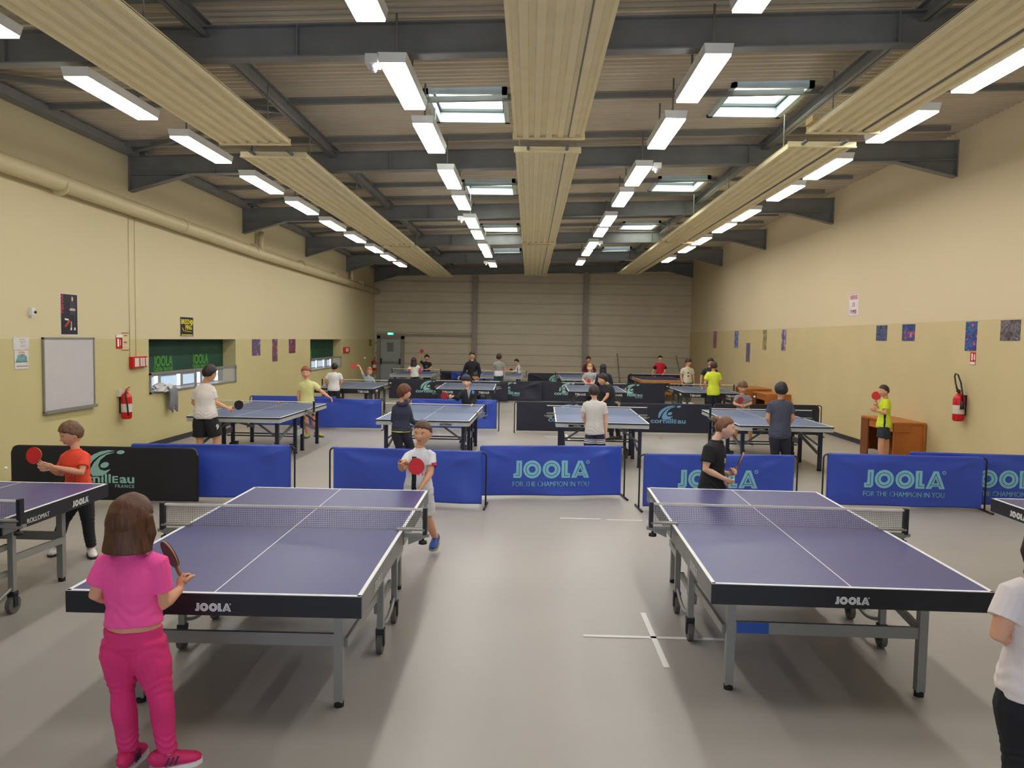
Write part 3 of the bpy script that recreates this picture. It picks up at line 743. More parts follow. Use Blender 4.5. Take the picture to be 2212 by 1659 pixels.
def barrier(p0, p1, H, col, lab, emblem=None, seed=0.0, ends=(True, True), rounded=False, logo_dx=0.0, amp=.034, grp=None):
    p0 = V((*p0, 0)); p1 = V((*p1, 0)); L = (p1-p0).length; th = math.atan2(p1.y-p0.y, p1.x-p0.x)
    r = empty('court_barrier', (p0+p1)/2, th); tag(r, lab, 'barrier', grp or ('blue court barriers' if col is M_bblue else 'black court barriers'))
    f = drape_fn(seed, L, H, amp); nx, nz = 88, 30; mb = MB(); vs = []; rc = .09 if rounded else .012
    for side, off in ((0, -.014), (1, .014)):
        for j in range(nz+1):
            for i in range(nx+1):
                x = -L/2+L*i/nx; z = .04+(H-.04)*j/nz
                ex = L/2-abs(x); top_z = H if ex > rc else H-rc+math.sqrt(max(0, rc*rc-(rc-ex)**2))
                z = min(z, top_z)
                vs.append((x, off+f(x, z), z))
    n1 = (nx+1)*(nz+1); fs = []
    for j in range(nz):
        for i in range(nx):
            a = j*(nx+1)+i; fs.append((a, a+1, a+nx+2, a+nx+1)); b = a+n1; fs.append((b, b+nx+1, b+nx+2, b+1))
    for i in range(nx):
        a = nz*(nx+1)+i; fs.append((a, a+1, a+1+n1, a+n1)); fs.append((i, i+n1, i+1+n1, i+1))
    for j in range(nz):
        for i in (0, nx):
            a = j*(nx+1)+i; q = (a, a+nx+1, a+nx+1+n1, a+n1); fs.append(q if i else q[::-1])
    mb.add(vs, fs, sm=True)
    put('cloth', mb, col, r)
    for k, s in enumerate((-1, 1)):
        if not ends[k]: continue
        o = .05; pts = [(s*(L/2-.05), 0, H-.006), (s*(L/2+.0), 0, H-.012)]+[(s*(L/2+o*math.sin(a)), 0, H-.012-o*(1-math.cos(a))) for a in (R(30), R(60), R(90))]+[(s*(L/2+o), 0, .02)]
        p = put('frame_pole', MB().tube(pts, .011, 8), M_tube, r)
        put('ground_foot', MB().tube([(s*(L/2+o), -.2, .015), (s*(L/2+o), .2, .015)], .013, 8), M_tube, p)
    M = face_matrix((logo_dx, -.0185, 0), (1, 0, 0), (0, 0, 1))
    objs = []
    if emblem == 'joola':
        Mj = M @ Matrix.Translation((-.345*4.36/4.36*1.0-.0, .375, 0)); h = .23
        objs.append(joola('logo', h, M_jlogo, M_jin, M @ Matrix.Translation((-h*2.18, .275, 0)), r))
        me = text_mesh('FOR THE CHAMPION IN YOU', .095, ext=.0012, bold=.012)
        xs = [v.co.x for v in me.vertices]; o = put('slogan', me.copy(), M_jlogo, r); MLOC[o.name] = M @ Matrix.Translation((0, .163, 0)) @ Matrix.Diagonal((1.02/(max(xs)-min(xs)), 1, 1, 1)); objs.append(o)
    elif emblem in ('corn', 'cornb'):
        k = .00122; mm = M_clogo if emblem == 'corn' else M_clogo_b
        Ms = M @ Matrix.Translation((0, .285, 0))
        objs.append(swoosh('emblem', k, mm, Ms, r)); objs.append(cornilleau(k, mm, Ms, r, emblem == 'corn'))
    # let the print follow the folds of the cloth
    for q in list(r.children_recursive):
        if q.name.split('.')[0] in ('logo', 'logo_inline', 'slogan', 'emblem', 'lettering', 'country_name'):
            me = q.data; Mq = MLOC.get(q.name, Matrix.Identity(4))
            for v in me.vertices:
                w = Mq @ v.co; w.y += f(w.x, w.z); v.co = w
            q.matrix_local = Matrix.Identity(4)
    return r
barrier((-6.3, 9.05), (-4.02, 9.1), .70, M_bblack, 'black court barrier with pale teal emblem behind the boy in orange', 'corn', 1.0, (False, False), True, logo_dx=-.03, amp=.006)
barrier((-4.95, 9.3), (-2.99, 9.44), .71, M_bblue, 'plain blue court barrier whose near end is tucked behind the black one', None, 2.0, (False, True))
barrier((-2.44, 9.43), (-.56, 9.32), .70, M_bblue, 'plain blue court barrier behind the boy in the white jersey', None, 3.1, (True, True))
barrier((-.62, 9.82), (1.25, 10.06), .70, M_bblue, 'blue court barrier with pale lettering and slogan standing by the gap in the middle', 'joola', 4.2, (False, True))
barrier((1.45, 9.4), (3.35, 9.54), .70, M_bblue, 'blue court barrier with its lettering partly hidden by the girl with the hair bun', 'joola', 5.1, (True, True), logo_dx=-.02)
barrier((3.86, 9.77), (5.79, 9.7), .70, M_bblue, 'blue court barrier with full lettering and slogan, in front of the wooden desk', 'joola', 6.3, (True, True), logo_dx=-.0)
barrier((5.02, 10.0), (6.86, 9.86), .71, M_bblue, 'blue court barrier cut by the picture edge, partly behind its lettered neighbour', 'joola', 7.7, (False, False), logo_dx=.3)
barrier((-6.3, 17.1), (-4.4, 17.2), .71, M_bblue, 'plain blue barrier behind the boy in the yellow shirt, nearer the pipe wall', None, 8.0, (True, False))
barrier((-5.15, 16.9), (-3.3, 16.9), .69, M_bblue, 'plain blue barrier behind the boy in the yellow shirt, nearer the middle', None, 9.0, (False, True))
barrier((-2.66, 17.2), (-.72, 17.25), .70, M_bblue, 'plain blue barrier behind the child in the dark zip jacket', None, 10.0, (True, True))
barrier((-.26, 17.0), (1.95, 17.08), .70, M_bnavy, 'dark navy barrier behind the boy in striped navy shorts', 'cornb', 11.0, (True, False), amp=.008)
barrier((1.98, 17.15), (4.15, 17.17), .70, M_bnavy, 'dark navy barrier with light blue emblem behind the girl with the hair bun', 'cornb', 12.0, (False, False), logo_dx=.1, amp=.008)
barrier((4.18, 17.2), (6.6, 17.3), .72, M_bnavy, 'dark navy barrier reaching the picture wall behind the boy in dark grey', None, 13.0, (False, True), True, amp=.008)
barrier((-4.7, 25.35), (-2.4, 25.35), .70, M_bnavy, 'dark barrier with teal emblem beyond the third row, above the child in the navy hoodie', 'corn', 14.0, (False, False), logo_dx=.15, amp=.01)
barrier((-3.0, 24.9), (-.68, 24.8), .70, M_bnavy, 'dark barrier beyond the third row, behind the child in the dark zip jacket', 'corn', 15.0, (False, False), amp=.03)
barrier((-1.85, 25.2), (.45, 25.25), .70, M_bnavy, 'dark sagging barrier beyond the third row in the middle gap', 'corn', 16.0, (False, False), amp=.04)
barrier((.1, 25.4), (2.4, 25.4), .70, M_bnavy, 'dark barrier behind the boy in grey holding a red bat', 'corn', 17.0, (False, False), amp=.01)
barrier((2.25, 25.3), (4.55, 25.35), .70, M_bnavy, 'dark barrier with teal emblem beyond the third row, below the red jersey', 'corn', 18.0, (False, False), amp=.01)
barrier((-3.75, 31.95), (-2.4, 31.95), .70, M_bnavy, 'short dark barrier against the far wall beside the blue one', None, 19.0, (False, False), True)
barrier((-3.25, 31.6), (-1.3, 31.6), .70, M_bblue, 'blue barrier far back behind the adult in the black hoodie', None, 20.0, (False, False))
barrier((-.05, 31.6), (2.2, 31.6), .70, M_bnavy, 'dark barrier far back with a teal emblem beside the post', 'corn', 21.0, (False, False), True)
barrier((4.2, 32.3), (6.5, 32.3), .70, M_bnavy, 'dark barrier far back behind the wooden framed table', 'corn', 22.0, (False, False), True)

# ------------------------------------------------------------------ things on the walls
def on_left(y0, y1, z0, z1, d=.006):          # a thin sheet on the pipe wall, as a mesh in local coordinates about its centre
    return MB().box(0, d, -(y1-y0)/2, (y1-y0)/2, -(z1-z0)/2, (z1-z0)/2), (WL+.001, (y0+y1)/2, (z0+z1)/2)
def on_right(y0, y1, z0, z1, d=.006):
    return MB().box(-d, 0, -(y1-y0)/2, (y1-y0)/2, -(z1-z0)/2, (z1-z0)/2), (WR-.001, (y0+y1)/2, (z0+z1)/2)
# whiteboard
r = empty('whiteboard', (WL, 11.15, 1.465)); tag(r, 'white writing board with a grey metal frame on the pipe wall', 'whiteboard')
put('board', MB().box(.0, .018, -.61, .61, -.53, .53), mat('board_white', (196, 192, 190), .3, var=.02), r)
put('frame', MB().box(0, .03, -.63, -.605, -.535, .535).box(0, .03, .605, .63, -.535, .535).box(0, .03, -.63, .63, .515, .54), M_silver, r)
put('pen_tray', MB().box(0, .07, -.63, .63, -.55, -.52).box(.06, .07, -.63, .63, -.52, -.5), M_silver, r)
# player poster
r = empty('poster', (WL+.001, 11.17, 2.343)); tag(r, 'tall dark poster of a standing player with folded arms, above the whiteboard', 'poster')
put('sheet', MB().box(0, .004, -.215, .215, -.31, .31), mat('poster_white', (215, 212, 205), .5), r)
put('print', MB().box(.004, .005, -.2, .205, -.295, .3), mat('poster_dark', (34, 30, 40), .4, var=.3, scale=5), r)
text('lettering', 'TIBHAR', .085, mat('poster_pink', (205, 40, 90), .5), face_matrix((.0055, -.14, .0), (0, 0, 1), (0, -1, 0)) @ Matrix.Translation((0.15, 0, 0)), r, bold=.01)
M_ps = mat('poster_skin', (198, 170, 150), .5)
Mf = face_matrix((.0055, .08, 0), (0, 1, 0), (0, 0, 1))
put('printed_player', MB().plate(ell(0, .235, .024, .036, 0), .001, Mf, 0).plate([(-.07, .06), (.07, .06), (.07, .085), (.04, .095), (-.04, .095), (-.07, .085)], .0014, Mf, 0)
    .plate([(-.045, -.19), (-.02, -.19), (-.02, -.11), (-.04, -.09)], .001, Mf, 0).plate([(.04, -.19), (.065, -.19), (.05, .0), (.03, .0)], .0006, Mf, 1).plate([(-.06, -.23), (-.02, -.23), (-.02, -.19), (-.045, -.19)], .001, Mf, 2).plate([(.035, -.23), (.075, -.23), (.065, -.19), (.04, -.19)], .001, Mf, 2)
    .plate([(-.065, .0), (-.06, .18), (-.02, .2), (.02, .2), (.06, .18), (.065, .0)], .0006, Mf, 1), [M_ps, mat('poster_shirt', (58, 54, 72), .5), M_line], r)
put('printed_bat', MB().plate([(-.2, -.17), (-.17, -.19), (-.06, -.1), (-.08, -.075)], .001, Mf).plate([(-.19, -.08), (-.1, -.09), (-.1, -.065), (-.19, -.055)], .001, Mf, 1), [mat('poster_red', (186, 50, 40), .5), M_line], r)
# sensor, notices
r = empty('wall_sensor', (WL+.001, 10.3, 2.36)); tag(r, 'small white motion sensor high on the pipe wall near the whiteboard', 'sensor')
put('housing', MB().box(0, .05, -.04, .03, -.05, .05).tube([(.0, 0, -.05), (0.03, 0, -.05)], .035, 10), M_white, r); put('eye', MB().ball((.055, .02, -.01), .02, n=10, m=6), M_black, r)
m_, l_ = on_left(9.93, 10.25, 1.835, 2.005); o = put('notice', m_, mat('paper_white', (206, 202, 198), .7), None, l_); tag(o, 'plain white typed notice beside the whiteboard, upper of the two papers', 'notice')
put('printed_lines', MB().box(.006, .007, -.04, .08, .05, .054).box(.006, .007, -.04, .09, .02, .024).box(.006, .007, .0, .02, -.005, .003).box(.006, .007, -.04, .08, -.03, -.026).box(.006, .007, -.02, .06, -.05, -.046), mat('print_grey', (110, 112, 130), .7), o)
m_, l_ = on_left(9.95, 10.23, 1.575, 1.828); o = put('notice', m_, mat('paper_white', (206, 202, 198), .7), None, l_); tag(o, 'notice with a small teal and orange drawing beside the whiteboard, lower of the two papers', 'notice')
Mn = face_matrix((.0065, 0, 0), (0, 1, 0), (0, 0, 1))
put('drawing', MB().plate([(-.12, -.03), (.12, -.03), (.1, .05), (.02, .08), (-.08, .06)], .001, Mn).plate([(-.08, .075), (-.03, .11), (.04, .11), (.09, .075), (.04, .09), (-.03, .09)], .001, Mn, 1).box(.006, .0075, -.13, .12, -.036, -.03, 2).box(.006, .0075, -.1, .12, -.09, -.084, 2), [mat('print_tealgrey', (110, 150, 150), .6, var=.3, scale=30), mat('print_orange', (214, 150, 70), .6), M_black], o)
# alarm signs
m_, l_ = on_left(12.445, 12.635, 1.82, 2.053); o = put('safety_sign', m_, M_red, None, l_); tag(o, 'small red extinguisher sign with a white bottle symbol, above the hanging extinguisher by the whiteboard', 'sign')
put('pictogram', MB().box(.006, .0075, -.06, -.01, -.08, .05).box(.006, .0075, .03, .045, -.06, .03).box(.006, .0075, -.095, .095, .07, .116), M_line, o)
m_, l_ = on_left(12.615, 12.84, 1.79, 2.09); o = put('evacuation_notice', m_, mat('paper_cream', (214, 194, 140), .6, var=.05), None, l_); tag(o, 'cream evacuation notice with red edges next to the red extinguisher sign', 'notice')
put('printed_band', MB().box(.006, .0075, -.112, .112, .135, .15).box(.006, .0075, -.112, .112, -.15, -.138), mat('print_rust', (160, 70, 50), .6), o)
put('printed_text', MB().box(.006, .0075, -.04, .06, .09, .11).box(.006, .0075, -.05, .05, -.03, .0).box(.006, .0075, -.08, .08, -.1, -.097), mat('print_grey', (110, 112, 130), .7), o)
r = empty('alarm_box', (WL, 13.1, 1.575)); tag(r, 'group of red wall boxes with pale labels under the thin conduits', 'alarm box')
put('housing', MB().box(0, .07, -.25, -.02, -.095, .1).box(0, .06, .0, .26, -.09, .1), M_red, r)
M_lb = mat('label_pale', (214, 204, 190), .5, var=.1, scale=40)
for a, b in ((-.19, -.05), (-.0, .06), (.09, .14), (.19, .24)): put('label_plate', MB().box(.06, .075, a, b, -.07, .08), M_lb, r)
def extinguisher(x, y, z, side, lab, hose='down', name='fire_extinguisher'):
    r = empty(name, (x, y, z)); tag(r, lab, 'fire extinguisher'); s = side
    c = s*.11
    put('cylinder', MB().tube([(c, 0, 0), (c, 0, .01), (c, 0, .03), (c, 0, .36), (c, 0, .4), (c, 0, .43), (c, 0, .45)], [.06, .075, .085, .085, .075, .05, .025], 24), M_red, r)
    put('valve', MB().tube([(c, 0, .44), (c, 0, .5)], .02, 10).bar((c, -.02, .49), (c, .1, .53), .02, .012).bar((c, -.02, .47), (c, .09, .48), .02, .01), M_black if hose == 'loop' else M_red, r)
    put('label_plate', MB().tube([(c, 0, .12), (c, 0, .26)], .087, 24, caps=False), M_lb, r).scale = (1, 1, 1)
    if hose == 'down': pts = [(c, -.01, .47), (c+s*.02, -.07, .45), (c+s*.04, -.085, .36), (c+s*.055, -.07, .2), (c+s*.055, -.055, .06)]
    elif hose == 'loop': pts = [(c+s*.02, .0, .46), (c+s*.02, .08, .6), (c+s*.01, .14, .72), (c, .13, .76), (c, .06, .74), (c, -.03, .62), (c, -.09, .45), (c, -.1, .33)]
    else: pts = [(c, .0, .47), (c+s*.02, .04, .56), (c+s*.02, .07, .62)]
    put('hose', MB().tube(pts, .013, 8), M_black, r)
    if hose == 'loop': put('nozzle', MB().tube([(c, -.1, .33), (c, -.105, .2)], [.02, .035], 10), M_black, r)
    put('bracket', MB().box(min(0, s*.04), max(0, s*.04), -.03, .03, .1, .42), M_black, r)
    return r
extinguisher(WL, 12.55, .64, 1, 'red fire extinguisher hanging on the pipe wall beside the whiteboard')
put_ = put('white_tag', MB().box(0, .05, -.1, -.02, .38, .5), M_lb, bpy.data.objects['fire_extinguisher'])
extinguisher(WL, 32.9, .62, 1, 'small red fire extinguisher on the pipe wall beside the fire door', 'up')
extinguisher(WR, 12.32, .90, -1, 'red fire extinguisher with a black hose loop on the picture wall', 'loop')
# club poster
m_, l_ = on_left(14.745, 15.345, 2.025, 2.43); o = put('poster', m_, mat('poster_white', (215, 212, 205), .5), None, l_); tag(o, 'black and yellow club poster above the nearer low window', 'poster')
put('print', MB().box(.006, .007, -.285, .29, -.19, .19), M_black, o)
M_yel = mat('print_yellow', (226, 214, 40), .5)
for s_, yy, zz, sz in (('BREIZH', -.04, .055, .13), ('PiNG', .08, -.055, .13)):
    text('lettering', s_, sz, M_yel, face_matrix((.0075, yy, zz), (0, 1, 0), (0, 0, 1)), o, bold=.02, ext=.0005)
put('printed_ball', MB().ring((.22, .09), .02, .05, .001, face_matrix((.0075, 0, 0), (0, 1, 0), (0, 0, 1)), 16).box(.007, .0085, -.24, .26, -.175, -.155).bar((.008, -.2, -.02), (.008, -.14, -.08), .002, .012).bar((.008, -.14, -.08), (.008, .2, -.1), .002, .008), M_yel, o)
# player cards and pictures
PICS = [((18.62, 19.19, 1.57, 1.978), 0, 'dark crowd picture, nearest of three small pictures between the low windows', [(40, 44, 70), (110, 90, 110), (60, 90, 150), (150, 60, 60), (190, 170, 170)]),
        ((20.1, 20.51, 1.38, 1.985), 0, 'tall picture of two stacked shots, middle of three small pictures between the low windows', [(70, 60, 110), (150, 70, 80), (60, 70, 110), (190, 110, 110), (150, 140, 150)]),
        ((21.5, 22.1, 1.58, 1.985), 0, 'small dark picture with a red player, nearest to the far low window', [(40, 50, 90), (60, 60, 80), (160, 40, 50), (60, 80, 130), (180, 170, 180)]),
        ((15.12, 15.58, 2.19, 2.495), 1, 'small dark blue player picture, farther of two above the boy in neon', [(30, 36, 62), (44, 60, 100), (90, 100, 130), (60, 66, 90), (180, 190, 200)]),
        ((14.04, 14.505, 2.19, 2.497), 1, 'small blue picture of a red shirted player, nearer of two above the desk', [(36, 40, 66), (44, 70, 120), (60, 80, 140), (190, 60, 70), (190, 190, 200)]),
        ((12.11, 12.42, 2.033, 2.5), 1, 'tall blue picture strip above the small red sign on the picture wall', [(40, 56, 110), (60, 100, 160), (40, 60, 120), (190, 90, 130), (190, 190, 200)]),
        ((11.055, 11.513, 2.197, 2.5), 1, 'dark team picture on the picture wall nearest to the picture edge', [(44, 42, 50), (80, 70, 74), (120, 110, 110), (70, 70, 90), (180, 170, 160)]),
        ((28.73, 29.24, 1.888, 2.52), 1, 'purple and red player picture, farthest of the small pictures on the picture wall', [(90, 70, 130), (130, 110, 150), (170, 70, 80), (120, 90, 120), (190, 160, 160)]),
        ((25.76, 26.22, 1.922, 2.503), 1, 'lilac and blue player picture on the picture wall, second from the far end', [(120, 110, 150), (160, 160, 180), (50, 90, 160), (90, 90, 140), (190, 190, 190)]),
        ((24.36, 24.78, 1.492, 2.1), 1, 'orange, blue and purple picture hung lower than its neighbours on the picture wall', [(200, 150, 60), (120, 100, 60), (70, 90, 150), (130, 90, 130), (190, 160, 140)]),
        ((22.71, 23.06, 1.9, 2.497), 1, 'yellow green player picture on the picture wall above the boy in the grey shirt', [(110, 110, 100), (190, 160, 60), (130, 140, 90), (90, 80, 130), (180, 180, 170)]),
        ((21.0, 21.36, 1.9, 2.49), 1, 'red and blue rounded player picture above the boy in dark grey', [(150, 120, 120), (60, 80, 140), (150, 110, 120), (190, 190, 200), (200, 80, 70)])]
for i, ((y0, y1, z0, z1), side, lab, cols) in enumerate(PICS):
    m_, l_ = (on_right if side else on_left)(y0, y1, z0, z1)
    o = put('player_picture', m_, photo_print('picture_%d' % i, cols, 7.0, i*1.7), None, l_); tag(o, lab, 'picture', 'player pictures on the walls')
m_, l_ = on_right(16.46, 16.96, 2.72, 3.215, .004); o = put('no_smoking_sign', m_, mat('sign_white', (224, 214, 214), .5), None, l_); tag(o, 'white sign with red capital words high on the picture wall', 'sign')
M_rt = mat('print_red', (205, 60, 80), .5)
for s_, zz in (('DEFENSE', .12), ('DE', -.04), ('FUMER', -.19)): text('lettering', s_, .12, M_rt, face_matrix((-.0055, 0, zz), (0, -1, 0), (0, 0, 1)), o, bold=.015, sx=.82, ext=.0005)
put('sign_border', MB().box(-.0055, -.004, -.24, .24, .235, .24).box(-.0055, -.004, -.24, .24, -.24, -.235), mat('print_grey', (110, 112, 130), .7), o)
m_, l_ = on_right(12.11, 12.25, 1.812, 2.012); o = put('safety_sign', m_, M_red, None, l_); tag(o, 'small red and white sign above the extinguisher with the hose loop', 'sign')
put('pictogram', MB().box(-.0075, -.006, .0, .04, -.03, .08).box(-.0075, -.006, -.06, -.03, -.02, .07).box(-.0075, -.006, -.065, .065, -.095, -.05), mat('sign_white', (224, 214, 214), .5), o)
m_, l_ = on_left(27.8, 28.65, 1.475, 1.685, .05); o = put('alarm_box', m_, M_red, None, l_); tag(o, 'small red wall box beyond the far low window', 'alarm box'); put('label_plate', MB().box(.05, .055, -.2, .2, -.06, .07), M_lb, o)
m_, l_ = on_left(32.3, 32.87, 1.68, 1.98); o = put('evacuation_notice', m_, mat('notice_brown', (140, 112, 70), .6), None, l_); tag(o, 'small brown notice above the far extinguisher', 'notice')
# desks against the picture wall
def desk(y0, y1, lab, x0=6.1, h=.74):
    r = empty('wooden_desk', ((x0+WR)/2, (y0+y1)/2, 0)); tag(r, lab, 'desk', 'wooden desks along the picture wall')
    hx = (WR-.04-x0)/2; hy = (y1-y0)/2
    put('desk_top', MB().box(-hx, hx, -hy, hy, h-.03, h), M_wood, r)
    put('front_panel', MB().box(-hx+.02, hx-.02, -hy+.02, -hy+.045, .02, h-.03).box(-hx+.02, -hx+.3, -hy+.0, hy, h-.17, h-.03), M_wood, r)
    put('side_panel', MB().box(hx-.04, hx, -hy, hy, 0, h-.03), M_wood, r); put('side_panel', MB().box(-hx, -hx+.025, hy-.3, hy, 0, h-.03), M_wood_dk, r)
    put('inner_back', MB().box(-hx+.05, hx-.05, hy-.03, hy-.01, .1, h-.03), M_wood_dk, r)
    return r
desk(13.45, 14.75, 'orange wooden desk behind the boy in the neon jersey', 6.42)
desk(20.4, 21.5, 'orange wooden desk standing farther back, behind the boy looking down in grey', 6.3)
desk(22.0, 23.3, 'dark edged wooden desk farthest back against the picture wall', 6.3, .78)
# poles leaning against the far wall
o = put('leaning_pole', MB().tube([(0, 0, 0), (-.12, .5, 1.55)], .022, 8), mat('pole_grey', (110, 108, 108), .5), None, (3.95, 32.7, 0.0)); tag(o, 'grey pole leaning against the ribbed far wall', 'pole')
o = put('leaning_pole', MB().tube([(0, 0, 0), (-.35, .25, 1.5)], .025, 8), M_steel_dk, None, (6.75, 33.0, 0.0)); tag(o, 'dark pole leaning in the far corner by the picture wall', 'pole')
# bag beside the blue barrier far back
r = empty('sports_bag', (-3.05, 30.9, 0)); tag(r, 'black sports bag standing before the far blue barrier', 'bag')
put('bag_body', MB().tube([(-.4, 0, .22), (-.36, 0, .22), (.36, 0, .22), (.4, 0, .22)], [.12, .22, .22, .12], 14), M_black, r)
put('strap', MB().tube([(-.25, 0, .42), (-.2, 0, .6), (0, 0, .68), (.2, 0, .6), (.25, 0, .42)], .012, 6), M_black, r)
# balls
def ball(p, m, lab): 
    o = put('table_tennis_ball', MB().ball((0, 0, 0), .02, n=16, m=10), m, None, p); tag(o, lab, 'ball')
M_ball = mat('ball_white', (238, 236, 228), .4, var=.02); M_ballo = mat('ball_orange', (240, 140, 60), .4, var=.02)
ball((-4.882, 22.4, 1.457), M_ball, 'white ball in the air above the child with the raised arm')
ball((2.862, 16.267, .03), M_ballo, 'orange ball just above the floor in front of the dark navy barrier')
ball((4.51, 15.2, 1.03), M_ball, 'white ball in flight beside the boy looking down in grey')
ball((4.889, 21.5, .80), M_ball, 'white ball over the table beside the child in neon yellow')
ball((-5.99, 8.5, .51), M_ball, 'pale ball in flight near the end of the black barrier, at the picture edge')
ball((-4.545, 13.62, .86), M_ballo, 'orange ball just over the net of the table where the teenager plays')
